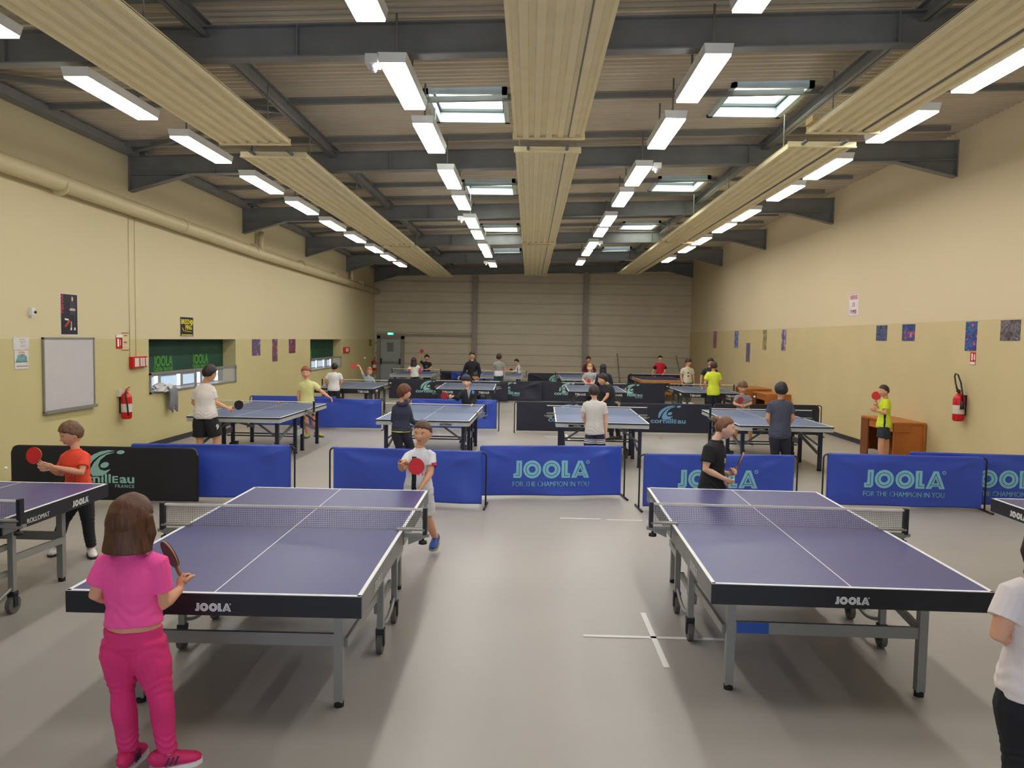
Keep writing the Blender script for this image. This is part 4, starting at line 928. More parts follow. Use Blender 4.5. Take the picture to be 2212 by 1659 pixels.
# joints of every person in metres, relative to the spot where they stand
POSES = {
 'pink': {'root':[-1.861,3.5,0.0],'hh':0.262,'H':1.326,'yaw':168,'pitch':0,'J':{'hc':[-0.008,0.0,1.195],'nk':[-0.006,0.0,1.055],'sa':[-0.138,0.0,1.007],'sb':[0.129,0.0,1.009],'ea':[-0.173,-0.02,0.85],'eb':[0.13,0.02,0.796],'wa':[-0.154,0.17,0.75],'wb':[0.155,0.15,0.83],'pe':[0.0,0.0,0.622],'ka':[-0.062,0.0,0.382],'kb':[0.12,0.0,0.387],'aa':[-0.034,0.0,0.075],'ab':[0.156,0.0,0.075],'fa':[-0.039,0.13,0.007],'fb':[0.271,0.06,0.056],'bat':[0.087,0.17,1.0]},'batn':(-0.75,-0.65,0.1),'bathand':'b'},
 'orange': {'root':[-4.168,6.9,0.0],'hh':0.242,'H':1.262,'yaw':-42,'pitch':18,'J':{'hc':[-0.069,0.0,1.141],'nk':[-0.032,0.0,0.99],'sa':[-0.165,0.05,0.919],'sb':[0.089,-0.03,0.942],'ea':[-0.207,0.05,0.757],'eb':[0.093,-0.12,0.806],'wa':[-0.181,-0.16,0.846],'wb':[-0.087,-0.24,0.874],'pe':[0.0,0.0,0.578],'ka':[-0.145,-0.02,0.331],'kb':[0.075,0.0,0.335],'aa':[-0.26,0.05,0.063],'ab':[0.102,0.0,0.075],'fa':[-0.221,-0.12,0.064],'fb':[0.198,-0.12,0.082],'bat':[-0.296,-0.17,0.951]},'batn':(-0.15,-0.97,0.15),'bathand':'a'},
 'jersey': {'root':[-1.028,7.1,0.0],'hh':0.246,'H':1.318,'yaw':-14,'pitch':4,'J':{'hc':[0.034,0.0,1.195],'nk':[0.005,0.0,1.042],'sa':[-0.097,-0.02,0.975],'sb':[0.128,0.0,0.986],'ea':[-0.14,-0.12,0.872],'eb':[0.123,-0.08,0.827],'wa':[-0.131,-0.28,0.955],'wb':[0.063,-0.2,0.727],'pe':[0.0,0.0,0.607],'ka':[-0.044,-0.1,0.398],'kb':[0.08,0.02,0.381],'aa':[-0.217,-0.05,0.075],'ab':[0.146,0.18,0.14],'fa':[-0.215,-0.2,0.122],'fb':[0.141,0.12,0.077],'bat':[-0.038,-0.33,0.949]},'batn':(0.2,-0.95,0.05),'bathand':'a'},
 'bun': {'root':[1.793,7.35,0.0],'hh':0.23,'H':1.385,'yaw':72,'pitch':6,'J':{'hc':[0.114,0.0,1.27],'nk':[0.033,0.0,1.14],'sa':[-0.069,-0.14,1.086],'sb':[0.098,0.14,1.058],'ea':[-0.098,-0.16,0.889],'eb':[0.101,0.14,0.813],'wa':[0.085,-0.14,0.8],'wb':[0.179,0.02,0.818],'pe':[0.0,0.0,0.645],'ka':[-0.022,-0.09,0.401],'kb':[0.142,0.1,0.369],'aa':[-0.034,-0.1,0.075],'ab':[0.132,0.1,0.075],'bat':[0.242,0.0,0.905]},'batn':(1,-0.12,0.1),'bathand':'b'},
 'edge': {'root':[2.066,3.0,0.0],'hh':0.227,'H':1.439,'yaw':165,'pitch':0,'J':{'hc':[0.012,0.0,1.325],'nk':[0.006,0.0,1.183],'sa':[-0.143,0.0,1.127],'sb':[0.11,0.0,1.122],'ea':[-0.196,-0.03,0.961],'eb':[0.162,0.0,0.953],'wa':[0.067,0.18,0.859],'wb':[0.235,0.1,0.789],'pe':[0.0,0.0,0.713],'ka':[-0.061,0.0,0.443],'kb':[0.072,0.0,0.428],'aa':[-0.062,0.0,0.075],'ab':[0.078,0.0,0.075]}},
 'nine': {'root':[-5.049,11.7,0.0],'hh':0.268,'H':1.613,'yaw':150,'pitch':10,'J':{'hc':[0.07,0.0,1.479],'nk':[-0.004,0.0,1.315],'sa':[-0.151,0.0,1.189],'sb':[0.134,0.0,1.194],'ea':[-0.197,0.02,1.012],'eb':[0.132,0.02,1.033],'wa':[-0.127,0.16,0.899],'wb':[0.297,0.1,0.935],'pe':[0.0,0.0,0.785],'ka':[-0.09,0.0,0.433],'kb':[0.174,0.0,0.446],'aa':[-0.108,0.0,0.055],'ab':[0.157,0.0,0.058],'bat':[0.392,0.12,0.942]},'batn':(-0.2,-0.95,0.1),'bathand':'b'},
 'yellow': {'root':[-4.544,15.4,0.0],'hh':0.268,'H':1.469,'yaw':8,'pitch':6,'J':{'hc':[-0.019,0.0,1.335],'nk':[0.0,0.0,1.171],'sa':[-0.143,0.0,1.077],'sb':[0.181,0.0,1.093],'ea':[-0.172,0.0,0.915],'eb':[0.3,0.02,0.951],'wa':[-0.172,0.0,0.772],'wb':[0.449,0.0,0.851],'pe':[0.0,0.0,0.661],'ka':[-0.003,-0.05,0.39],'kb':[0.125,0.0,0.406],'aa':[0.011,0.0,0.075],'ab':[0.179,0.15,0.075],'fa':[0.017,-0.15,0.04],'fb':[0.271,0.1,0.042]}},
 'hoodie': {'root':[-1.995,11.8,0.0],'hh':0.262,'H':1.36,'yaw':118,'pitch':4,'J':{'hc':[0.046,0.0,1.229],'nk':[0.011,0.0,1.068],'sa':[-0.105,0.0,0.986],'sb':[0.105,0.05,0.993],'ea':[-0.124,0.03,0.786],'eb':[0.146,0.08,0.786],'wa':[-0.042,0.16,0.67],'wb':[0.238,0.16,0.712],'pe':[0.0,0.0,0.616],'ka':[-0.022,-0.03,0.378],'kb':[0.155,0.05,0.363],'aa':[-0.054,-0.08,0.075],'ab':[0.29,0.05,0.071]}},
 'jacket': {'root':[-1.196,15.2,0.0],'hh':0.268,'H':1.359,'yaw':-8,'pitch':6,'J':{'hc':[-0.055,0.0,1.225],'nk':[-0.044,0.0,1.061],'sa':[-0.164,0.0,0.984],'sb':[0.088,0.0,0.998],'ea':[-0.233,-0.05,0.874],'eb':[0.118,0.0,0.867],'wa':[-0.302,-0.2,0.94],'wb':[0.07,-0.1,0.772],'pe':[0.0,0.0,0.612],'ka':[-0.063,0.0,0.405],'kb':[0.087,0.0,0.408],'aa':[-0.097,0.0,0.075],'ab':[0.12,0.1,0.075],'bat':[-0.393,-0.22,0.949]},'batn':(0.1,-0.97,0.1),'bathand':'a'},
 'stripe': {'root':[1.054,11.9,0.0],'hh':0.226,'H':1.403,'yaw':180,'pitch':0,'J':{'hc':[-0.03,0.0,1.29],'nk':[-0.019,0.0,1.148],'sa':[-0.163,0.0,1.079],'sb':[0.142,0.0,1.085],'ea':[-0.187,0.02,0.909],'eb':[0.169,0.0,0.866],'wa':[-0.131,0.14,0.772],'wb':[0.176,0.02,0.666],'pe':[0.0,0.0,0.636],'ka':[-0.08,0.0,0.355],'kb':[0.087,0.0,0.359],'aa':[-0.081,0.0,0.075],'ab':[0.101,0.0,0.075]}},
 'lean': {'root':[1.773,15.9,0.0],'hh':0.253,'H':1.407,'yaw':-80,'pitch':8,'J':{'hc':[-0.227,0.0,1.28],'nk':[-0.117,0.0,1.166],'sa':[-0.126,-0.1,1.114],'sb':[-0.057,0.1,1.122],'ea':[-0.138,-0.16,0.944],'eb':[-0.033,0.1,0.907],'wa':[-0.231,-0.16,0.836],'wb':[-0.078,0.0,0.758],'pe':[0.0,0.0,0.72],'ka':[-0.075,-0.05,0.431],'kb':[0.097,0.1,0.419],'aa':[-0.01,-0.05,0.075],'ab':[0.142,0.1,0.075],'bat':[0.084,-0.1,0.789]},'batn':(0.7,-0.6,0.0),'bathand':'b'},
 'navytee': {'root':[3.949,11.9,0.0],'hh':0.26,'H':1.5,'yaw':176,'pitch':0,'J':{'hc':[-0.013,0.0,1.37],'nk':[-0.014,0.0,1.21],'sa':[-0.177,0.0,1.142],'sb':[0.146,0.0,1.149],'ea':[-0.205,0.0,0.931],'eb':[0.183,0.0,0.946],'wa':[-0.083,0.14,0.779],'wb':[0.171,0.14,0.799],'pe':[0.0,0.0,0.66],'ka':[-0.068,0.0,0.357],'kb':[0.097,0.0,0.361],'aa':[-0.057,0.0,0.064],'ab':[0.109,0.0,0.068]}},
 'greylook': {'root':[4.414,15.6,0.0],'hh':0.266,'H':1.33,'yaw':-4,'pitch':22,'J':{'hc':[-0.037,0.0,1.197],'nk':[-0.032,0.0,1.036],'sa':[-0.162,0.0,0.986],'sb':[0.102,0.0,0.991],'ea':[-0.203,-0.03,0.854],'eb':[0.135,-0.03,0.861],'wa':[-0.122,-0.15,0.828],'wb':[-0.01,-0.15,0.83],'pe':[0.0,0.0,0.665],'ka':[-0.123,0.0,0.414],'kb':[0.126,-0.05,0.425],'aa':[-0.144,0.1,0.075],'ab':[0.169,0.0,0.075],'fa':[-0.219,-0.05,0.074],'fb':[0.156,-0.12,0.091],'bat':[-0.092,-0.2,0.889]},'batn':(0,-0.95,0.3),'bathand':'b'},
 'neon': {'root':[6.154,13.2,0.0],'hh':0.225,'H':1.421,'yaw':-84,'pitch':4,'J':{'hc':[-0.028,0.0,1.308],'nk':[0.01,0.0,1.166],'sa':[-0.036,-0.12,1.126],'sb':[0.052,0.12,1.116],'ea':[-0.049,-0.15,0.938],'eb':[0.026,0.1,0.955],'wa':[-0.182,-0.13,0.973],'wb':[-0.127,0.0,1.042],'pe':[0.0,0.0,0.691],'ka':[-0.066,-0.08,0.474],'kb':[0.088,0.08,0.456],'aa':[-0.069,-0.08,0.075],'ab':[0.101,0.08,0.075],'bat':[-0.149,0.0,1.178]},'batn':(-0.15,-0.95,0.1),'bathand':'b'},
 'whiteback': {'root':[-4.897,18.9,0.0],'hh':0.221,'H':1.421,'yaw':176,'pitch':0,'J':{'hc':[0.021,0.0,1.31],'nk':[0.01,0.0,1.177],'sa':[-0.142,0.0,1.116],'sb':[0.173,0.0,1.122],'ea':[-0.206,-0.02,0.965],'eb':[0.19,0.03,0.946],'wa':[-0.191,0.1,0.829],'wb':[0.104,0.14,0.809],'pe':[0.0,0.0,0.734],'ka':[-0.07,0.0,0.394],'kb':[0.094,0.0,0.397],'aa':[-0.057,0.0,0.055],'ab':[0.084,0.0,0.055]}},
 'raise': {'root':[-4.83,22.7,0.0],'hh':0.251,'H':1.18,'yaw':5,'pitch':4,'J':{'hc':[0.025,0.0,1.054],'nk':[-0.002,0.0,0.9],'sa':[-0.142,0.0,0.842],'sb':[0.139,0.0,0.847],'ea':[-0.204,-0.04,1.066],'eb':[0.196,0.0,0.68],'wa':[-0.273,-0.05,1.218],'wb':[0.119,-0.1,0.615],'pe':[0.0,0.0,0.523],'ka':[-0.072,0.0,0.313],'aa':[-0.072,0.0,0.071],'kb':[0.072,0.0,0.313],'ab':[0.072,0.0,0.071],'bat':[-0.412,-0.05,1.215]},'batn':(0.1,-0.95,0.2),'bathand':'a'},
 'behind': {'root':[-1.571,22.9,0.0],'hh':0.267,'H':1.076,'yaw':-20,'pitch':25,'J':{'hc':[-0.05,0.0,0.943],'nk':[-0.019,0.0,0.782],'sa':[-0.159,0.0,0.723],'sb':[0.15,0.0,0.743],'ea':[-0.183,-0.02,0.555],'eb':[0.156,-0.05,0.549],'wa':[-0.118,-0.12,0.465],'wb':[0.094,-0.15,0.457],'pe':[0.0,0.0,0.473],'ka':[-0.077,0.0,0.285],'aa':[-0.077,0.0,0.065],'kb':[0.077,0.0,0.285],'ab':[0.077,0.0,0.065]}},
 'greyred': {'root':[1.841,22.9,0.0],'hh':0.237,'H':1.391,'yaw':0,'pitch':6,'J':{'hc':[-0.012,0.0,1.272],'nk':[-0.009,0.0,1.126],'sa':[-0.161,0.0,1.067],'sb':[0.159,0.0,1.073],'ea':[-0.213,0.0,0.912],'eb':[0.191,0.0,0.919],'wa':[-0.122,-0.12,0.809],'wb':[0.086,-0.12,0.812],'pe':[0.0,0.0,0.72],'ka':[-0.068,0.0,0.369],'aa':[-0.068,0.0,0.075],'kb':[0.068,0.0,0.369],'ab':[0.068,0.0,0.075],'bat':[-0.048,-0.22,0.871]},'batn':(0,-0.8,0.6),'bathand':'b'},
 'darkback': {'root':[1.942,19.4,0.0],'hh':0.224,'H':1.516,'yaw':170,'pitch':0,'J':{'hc':[-0.051,0.0,1.404],'nk':[-0.024,0.0,1.268],'sa':[-0.176,0.0,1.194],'sb':[0.131,0.0,1.2],'ea':[-0.218,0.0,1.004],'eb':[0.171,0.0,1.011],'wa':[-0.158,0.12,0.903],'wb':[0.128,0.12,0.884],'pe':[0.0,0.0,0.771],'ka':[-0.065,0.0,0.402],'aa':[-0.065,0.0,0.075],'kb':[0.065,0.0,0.402],'ab':[0.065,0.0,0.075]}},
 'neonback': {'root':[4.82,19.85,0.0],'hh':0.241,'H':1.603,'yaw':172,'pitch':0,'J':{'hc':[-0.012,0.0,1.482],'nk':[-0.02,0.0,1.338],'sa':[-0.173,0.0,1.262],'sb':[0.139,0.0,1.268],'ea':[-0.226,0.0,1.044],'eb':[0.17,0.0,1.039],'wa':[-0.157,0.12,0.868],'wb':[0.146,0.12,0.861],'pe':[0.0,0.0,0.745],'ka':[-0.069,0.0,0.425],'aa':[-0.069,0.0,0.075],'kb':[0.069,0.0,0.425],'ab':[0.069,0.0,0.075]}},
 'blacktee': {'root':[5.702,24.0,0.0],'hh':0.268,'H':1.601,'yaw':12,'pitch':6,'J':{'hc':[0.006,0.0,1.467],'nk':[-0.017,0.0,1.303],'sa':[-0.218,0.0,1.203],'sb':[0.202,0.0,1.211],'ea':[-0.269,0.0,0.998],'eb':[0.253,0.0,0.993],'wa':[-0.289,-0.05,0.81],'wb':[0.245,0.0,0.802],'pe':[0.0,0.0,0.754],'ka':[-0.077,0.0,0.424],'aa':[-0.077,0.0,0.075],'kb':[0.077,0.0,0.424],'ab':[0.077,0.0,0.075]}},
 'beige': {'root':[5.294,25.4,0.0],'hh':0.268,'H':1.559,'yaw':55,'pitch':25,'J':{'hc':[0.01,0.0,1.425],'nk':[-0.016,0.0,1.261],'sa':[-0.197,0.0,1.169],'sb':[0.156,0.0,1.176],'ea':[-0.222,0.0,0.952],'eb':[0.193,0.0,0.96],'wa':[-0.179,-0.05,0.754],'wb':[0.215,0.0,0.774],'pe':[0.0,0.0,0.755],'ka':[-0.077,0.0,0.413],'aa':[-0.077,0.0,0.075],'kb':[0.077,0.0,0.413],'ab':[0.077,0.0,0.075]}},
 'longhair': {'root':[-3.993,26.4,0.0],'hh':0.259,'H':1.399,'yaw':180,'pitch':0,'J':{'hc':[-0.038,0.0,1.269],'nk':[-0.036,0.0,1.124],'sa':[-0.165,0.0,1.057],'sb':[0.143,0.0,1.063],'ea':[-0.229,-0.1,0.946],'eb':[0.191,0.02,0.901],'wa':[-0.147,0.1,0.875],'wb':[0.075,0.15,0.811],'pe':[0.0,0.0,0.72],'ka':[-0.075,0.0,0.371],'aa':[-0.075,0.0,0.075],'kb':[0.075,0.0,0.371],'ab':[0.075,0.0,0.075]}},
 'serve': {'root':[-4.086,30.2,0.0],'hh':0.268,'H':1.419,'yaw':5,'pitch':4,'J':{'hc':[-0.006,0.0,1.285],'nk':[-0.023,0.0,1.121],'sa':[-0.171,0.0,1.065],'sb':[0.144,0.0,1.071],'ea':[-0.321,0.0,1.21],'eb':[0.183,0.0,0.905],'wa':[-0.286,0.0,1.377],'wb':[0.067,-0.1,0.851],'pe':[0.0,0.0,0.698],'ka':[-0.077,0.0,0.376],'aa':[-0.077,0.0,0.075],'kb':[0.077,0.0,0.376],'ab':[0.077,0.0,0.075],'bat':[-0.231,0.0,1.508]},'batn':(0.3,-0.9,0.1),'bathand':'a'},
 'coach': {'root':[-1.928,25.7,0.0],'hh':0.268,'H':1.641,'yaw':-3,'pitch':4,'J':{'hc':[-0.011,0.0,1.507],'nk':[-0.009,0.0,1.343],'sa':[-0.196,0.0,1.23],'sb':[0.197,0.0,1.237],'ea':[-0.272,0.0,0.976],'eb':[0.248,0.0,0.986],'wa':[-0.42,-0.08,0.804],'wb':[0.221,-0.02,0.766],'pe':[0.0,0.0,0.729],'ka':[-0.077,0.0,0.435],'aa':[-0.077,0.0,0.075],'kb':[0.077,0.0,0.435],'ab':[0.077,0.0,0.075]}},
 'greyback': {'root':[-1.06,26.4,0.0],'hh':0.258,'H':1.581,'yaw':178,'pitch':0,'J':{'hc':[0.005,0.0,1.452],'nk':[-0.008,0.0,1.307],'sa':[-0.152,0.0,1.224],'sb':[0.17,0.0,1.229],'ea':[-0.182,0.0,1.045],'eb':[0.222,0.0,1.053],'wa':[-0.105,0.12,0.945],'wb':[0.207,0.05,0.872],'pe':[0.0,0.0,0.806],'ka':[-0.074,0.0,0.419],'aa':[-0.074,0.0,0.075],'kb':[0.074,0.0,0.419],'ab':[0.074,0.0,0.075]}},
 'whitejkt': {'root':[-0.418,30.1,0.0],'hh':0.239,'H':1.32,'yaw':-70,'pitch':18,'J':{'hc':[-0.082,0.0,1.2],'nk':[-0.007,0.0,1.064],'sa':[-0.022,-0.1,0.994],'sb':[0.03,0.1,0.987],'ea':[-0.11,-0.15,0.829],'eb':[-0.022,0.1,0.783],'wa':[-0.256,-0.15,0.808],'wb':[-0.185,0.0,0.766],'pe':[0.0,0.0,0.714],'ka':[-0.017,-0.067,0.35],'aa':[-0.017,-0.067,0.075],'kb':[0.017,0.067,0.35],'ab':[0.017,0.067,0.075],'bat':[-0.331,-0.15,0.917]},'batn':(0.0,-0.95,0.2),'bathand':'b'},
 'darkred': {'root':[2.356,30.1,0.0],'hh':0.268,'H':1.463,'yaw':2,'pitch':4,'J':{'hc':[-0.014,0.0,1.329],'nk':[-0.011,0.0,1.165],'sa':[-0.174,0.0,1.093],'sb':[0.174,0.0,1.099],'ea':[-0.207,0.0,0.909],'eb':[0.251,0.0,0.917],'wa':[-0.137,-0.1,0.767],'wb':[0.173,-0.1,0.773],'pe':[0.0,0.0,0.692],'ka':[-0.077,0.0,0.388],'aa':[-0.077,0.0,0.075],'kb':[0.077,0.0,0.388],'ab':[0.077,0.0,0.075]}},
 'redjersey': {'root':[5.153,29.9,0.0],'hh':0.268,'H':1.553,'yaw':2,'pitch':8,'J':{'hc':[-0.016,0.0,1.419],'nk':[-0.012,0.0,1.255],'sa':[-0.191,0.0,1.187],'sb':[0.153,0.0,1.193],'ea':[-0.24,0.0,1.004],'eb':[0.212,0.0,1.012],'wa':[-0.366,-0.35,0.871],'wb':[0.082,-0.35,0.879],'pe':[0.0,0.0,0.826],'ka':[-0.077,0.0,0.412],'aa':[-0.077,0.0,0.075],'kb':[0.077,0.0,0.412],'ab':[0.077,0.0,0.075]}},
}
# ------------------------------------------------------------------ people
DG = bpy.context.evaluated_depsgraph_get
def remesh(mb, voxel, smooth=2):
    me = mb.mesh('tmp'); o = bpy.data.objects.new('tmp', me); COL.objects.link(o)
    m = o.modifiers.new('r', 'REMESH'); m.mode = 'VOXEL'; m.voxel_size = voxel; m.use_smooth_shade = True
    if smooth:
        s = o.modifiers.new('s', 'SMOOTH'); s.iterations = smooth; s.factor = .5
    dg = DG(); dg.update(); out = bpy.data.meshes.new_from_object(o.evaluated_get(dg))
    bpy.data.objects.remove(o); bpy.data.meshes.remove(me)
    return out
def wrinkle(me, amp, freq, seed, zs=1.0):
    """soft cloth folds pushed along the normals"""
    n = len(me.vertices); co = np.empty(n*3); no = np.empty(n*3)
    me.vertices.foreach_get('co', co); me.vertices.foreach_get('normal', no)
    c = co.reshape(-1, 3); k = no.reshape(-1, 3); rg = np.random.RandomState(seed); d = np.zeros(n)
    for i in range(7):
        w = rg.randn(3); w[2] *= zs; w *= freq*(.6+.25*i)/np.linalg.norm(w)
        ph = rg.rand()*6.28+2.6*np.sin(c @ (rg.randn(3)*freq*.30)+rg.rand()*6); d += np.sin(c @ w+ph)/(1+.35*i)
    d = np.clip(d/2.2, -1.4, 1.4); c = c+k*(amp*d)[:, None]
    me.vertices.foreach_set('co', c.reshape(-1)); me.update()
def folds(me, spots):
    """gathers of cloth: (height, spread, depth, waves per metre)"""
    n = len(me.vertices); co = np.empty(n*3); no = np.empty(n*3)
    me.vertices.foreach_get('co', co); me.vertices.foreach_get('normal', no); c = co.reshape(-1, 3); k = no.reshape(-1, 3); d = np.zeros(n)
    for i, (z0, sp_, am, fr) in enumerate(spots):
        z = c[:, 2]+.02*np.sin(c[:, 0]*31+i)+.016*np.sin(c[:, 1]*37+2*i)
        d += am*np.exp(-((c[:, 2]-z0)/sp_)**2)*np.sin(z*fr*6.283+3*np.sin(c[:, 0]*13+i*1.7))
    c = c+k*d[:, None]; me.vertices.foreach_set('co', c.reshape(-1)); me.update()
def join_into(me, mb):
    """append a builder's shapes to an existing mesh"""
    bm = bmesh.new(); bm.from_mesh(me); t = mb.mesh('t'); bm.from_mesh(t); bm.to_mesh(me); bm.free(); bpy.data.meshes.remove(t)
def head_dirs(nu, nv):
    for i in range(nv+1):
        t = math.pi*i/nv
        for j in range(nu):
            p = 2*math.pi*j/nu
            yield V((math.sin(t)*math.cos(p), math.sin(t)*math.sin(p), math.cos(t)))
def g(x, s): return math.exp(-(x/s)**2)
def skull(d, face=True):
    """head surface for a direction (x side, y face, z up); about 1 high at half scale"""
    a, b, c = .70, .86, 1.0
    x, y, z = d.x*a, d.y*b, d.z*c
    if z < 0:
        k = -z
        x *= 1-.34*k**1.5
        if y > 0: y *= 1-.10*k**2
        else: y *= 1-.38*k
    if z > .2: x *= 1-.05*(z-.2)
    if y > 0 and z > -.7: y *= .97-.05*g(z-.1, .25)*g(x/.7, .6)
    if face and y > .2:
        y += .17*g(x, .10)*g(z+.22, .10)+.075*g(x, .075)*g(z+.03, .15)       # nose and bridge
        y -= .075*(g(x-.28, .14)+g(x+.28, .14))*g(z-.03, .10)                # eye sockets
        y += .03*g(x, .35)*g(z-.2, .08)                                      # brow
        y += .055*g(x, .15)*(g(z+.47, .045)+g(z+.56, .05))                   # lips
        y += .05*g(x, .17)*g(z+.78, .13)                                     # chin
        y += .03*(g(x-.36, .15)+g(x+.36, .15))*g(z+.25, .2)                  # cheeks
    return V((x, y, z))
def head_mesh(mb, c, hs, Mh, nu=40, nv=30):
    vs = [c+Mh @ (skull(d)*hs) for d in head_dirs(nu, nv)]
    fs = []
    for i in range(nv):
        for j in range(nu):
            a = i*nu+j; b = i*nu+(j+1) % nu
            if i == 0: fs.append((a, a+nu, b+nu))
            elif i == nv-1: fs.append((a, a+nu, b))
            else: fs.append((a, a+nu, b+nu, b))
    mb.add(vs, fs, sm=True)
    for s in (-1, 1):                                                        # ears
        mb.ball(c+Mh @ (V((s*.70, -.04, -.12))*hs), .055*hs, .15*hs, .22*hs, 10, 8, Mh @ Matrix.Rotation(s*.25, 3, 'Z'))
def hair_shell(mb, c, hs, Mh, style, seed, thick=.12, nu=44, nv=30):
    rg = random.Random(seed); ph = [rg.random()*6.28 for _ in range(6)]
    line = {'short': (.50, .30, -.02, -.42, -.52), 'crop': (.55, .38, .04, -.30, -.40), 'fringe': (.26, .18, -.12, -.55, -.62), 'bob': (.42, .30, -.35, -.95, -.95), 'bun': (.60, .42, .02, -.38, -.45)}[style]
    ky = (1, .45, 0, -.4, -1)
    vs = []
    for d in head_dirs(nu, nv):
        y = d.y
        for i in range(4):
            if ky[i] >= y >= ky[i+1]:
                t = (ky[i]-y)/(ky[i]-ky[i+1]); h = line[i]+(line[i+1]-line[i])*t; break
        h += .04*math.sin(11*math.atan2(d.y, d.x)+ph[0])
        k = max(0, min(1, (d.z-h)/.10+.5)); k = k*k*(3-2*k)
        p = skull(d, False)
        tz = thick*(1+.35*max(0, d.z))*(1+.10*math.sin(9*d.x+ph[1]+4*d.z)+.08*math.sin(11*d.y+ph[2]+6*d.z))
        if style == 'crop': tz *= .6
        if style == 'bun': tz *= .55
        vs.append(c+Mh @ ((p+d*(tz*k-.10*(1-k)))*hs))
    fs = []
    for i in range(nv):
        for j in range(nu):
            a = i*nu+j; b = i*nu+(j+1) % nu
            if i == 0: fs.append((a, a+nu, b+nu))
            elif i == nv-1: fs.append((a, a+nu, b))
            else: fs.append((a, a+nu, b+nu, b))
    mb.add(vs, fs, sm=True)
def hand(mb_body, mb_f, w, d, n, s, side, grip):
    """palm into the body mesh, five fingers into mb_f. w wrist, d along the hand, n palm normal, side +1 / -1 = where the thumb leaves"""
    d = d.normalized(); n = (n-d*n.dot(d)).normalized(); x = d.cross(n)*side
    k = s*1.0
    M = Matrix((x, n, d)).transposed()
    mb_body.ball(w+d*(.038*k), .032*k, .016*k, .045*k, 12, 8, M)
    mb_body.tube([w-d*.01, w+d*.03*k], [.019*k, .022*k], 10, ry=[.017*k, .014*k], xdir=x)
    base = w+d*(.070*k)
    ang = {'grip': (75, 85, 50), 'open': (8, 12, 8), 'soft': (25, 35, 20)}[grip]
    for i, (off, ln) in enumerate(((.024, .92), (.0085, 1.0), (-.0075, .95), (-.022, .78))):
        p = base+x*(off*k)-d*(.004*k*abs(i-1)); pts = [p-d*(.014*k)]; a = 0; pts.append(p)
        for q, L_ in zip(ang, (.030, .020, .016)):
            a += R(q); dd = d*math.cos(a)+n*math.sin(a)+x*(off*.8 if grip == 'open' else 0)
            p = p+dd.normalized()*(L_*ln*k); pts.append(p)
        mb_f.tube(pts, [.0085*k, .0085*k, .0080*k, .0074*k, .0062*k], 8); mb_f.ball(pts[-1], .0062*k, n=8, m=6)
    p = w+d*(.025*k)+x*(.024*k)                                              # thumb from the side of the palm
    if grip == 'grip': path = [p, p+(x*.6+d*.7+n*.3)*(.022*k), p+(x*.5+d*1.1+n*1.0)*(.030*k), p+(d*1.3+n*1.5+x*.1)*(.034*k)]
    else: path = [p, p+(x*.8+d*.7)*(.022*k), p+(x*1.0+d*1.3+n*.2)*(.034*k), p+(x*1.05+d*1.9+n*.35)*(.036*k)]
    mb_f.tube(path, [.0115*k, .010*k, .009*k, .007*k], 8); mb_f.ball(path[-1], .007*k, n=8, m=6)
def torso(mb, pe, nk, lat, s, sw, inf=0.0, t0=-.10, t1=1.0, bulk=1.0, flare=0.0):
    u = (nk-pe); L = u.length; u.normalize(); x = (lat-u*lat.dot(u)).normalized(); f = x.cross(u)
    tab = [(-.10, .080, .070), (0, .118*bulk, .090*bulk), (.15, .118*bulk, .088*bulk), (.38, .104*bulk, .078*bulk), (.62, .114*bulk, .086*bulk), (.80, max(.115*bulk, sw*1.0/s), .080), (.90, sw*.90/s, .064), (.965, .070, .048), (1.0, .048, .045)]
    def at(t):
        for a, b in zip(tab, tab[1:]):
            if a[0] <= t <= b[0]:
                q = (t-a[0])/(b[0]-a[0]); return (a[1]+(b[1]-a[1])*q, a[2]+(b[2]-a[2])*q)
        return tab[-1][1:]
    ts = [t for t in np.linspace(t0, t1, 14)]
    P_ = [pe+u*(L*t) for t in ts]; rx = []; ry = []
    for t in ts:
        a, b = at(t); fl = flare*max(0, (.45-t)); rx.append(a*s+inf+fl); ry.append(b*s+inf+fl)
    mb.tube(P_, rx, 20, ry=ry, xdir=x)
    return u, x, f, L
def lerp(a, b, t): return a+(b-a)*t
SKIN = {'light': (234, 184, 156), 'tan': (216, 160, 126), 'pink': (228, 168, 142)}
def bat(at, hdir, nrm, face_col, back_col, lab, s=1.0):
    """table tennis bat; at: where the hand closes on the handle, hdir: from the blade to the hand"""
    hdir = V(hdir).normalized(); nrm = V(nrm); nrm = (nrm-hdir*nrm.dot(hdir)).normalized(); x = nrm.cross(hdir)
    M = Matrix((x, -hdir, nrm)).transposed().to_4x4(); M.translation = at
    r = empty('table_tennis_bat'); r.matrix_world = M; tag(r, lab, 'bat', 'table tennis bats held by the players')
    out = []
    for i in range(32):
        t = 2*math.pi*i/32; rr = .077 if math.sin(t) > -.6 else .077-.008*(-.6-math.sin(t))/.4
        out.append((rr*math.cos(t)*.98, .125+rr*math.sin(t)*1.02))
    Mz = Matrix.Translation((0, 0, -.003))
    put('blade', MB().plate(out, .006, Mz), mat('bat_wood', (196, 150, 96), .5), r)
    put('rubber', MB().plate([(a*.985, .125+(b-.125)*.985) for a, b in out], .004, Matrix.Translation((0, 0, .003))), mat('rub_%d_%d_%d' % face_col, face_col, .45), r)
    put('back_rubber', MB().plate([(a*.985, .125+(b-.125)*.985) for a, b in out], .004, Matrix.Translation((0, 0, -.007))), mat('rub_%d_%d_%d' % back_col, back_col, .45), r)
    put('handle', MB().tube([(0, .062, 0), (0, .04, 0), (0, 0, 0), (0, -.04, 0)], [.013, .0125, .012, .015], 12, ry=[.008, .010, .010, .011]), mat('bat_handle', (150, 110, 70), .5), r)
    return r
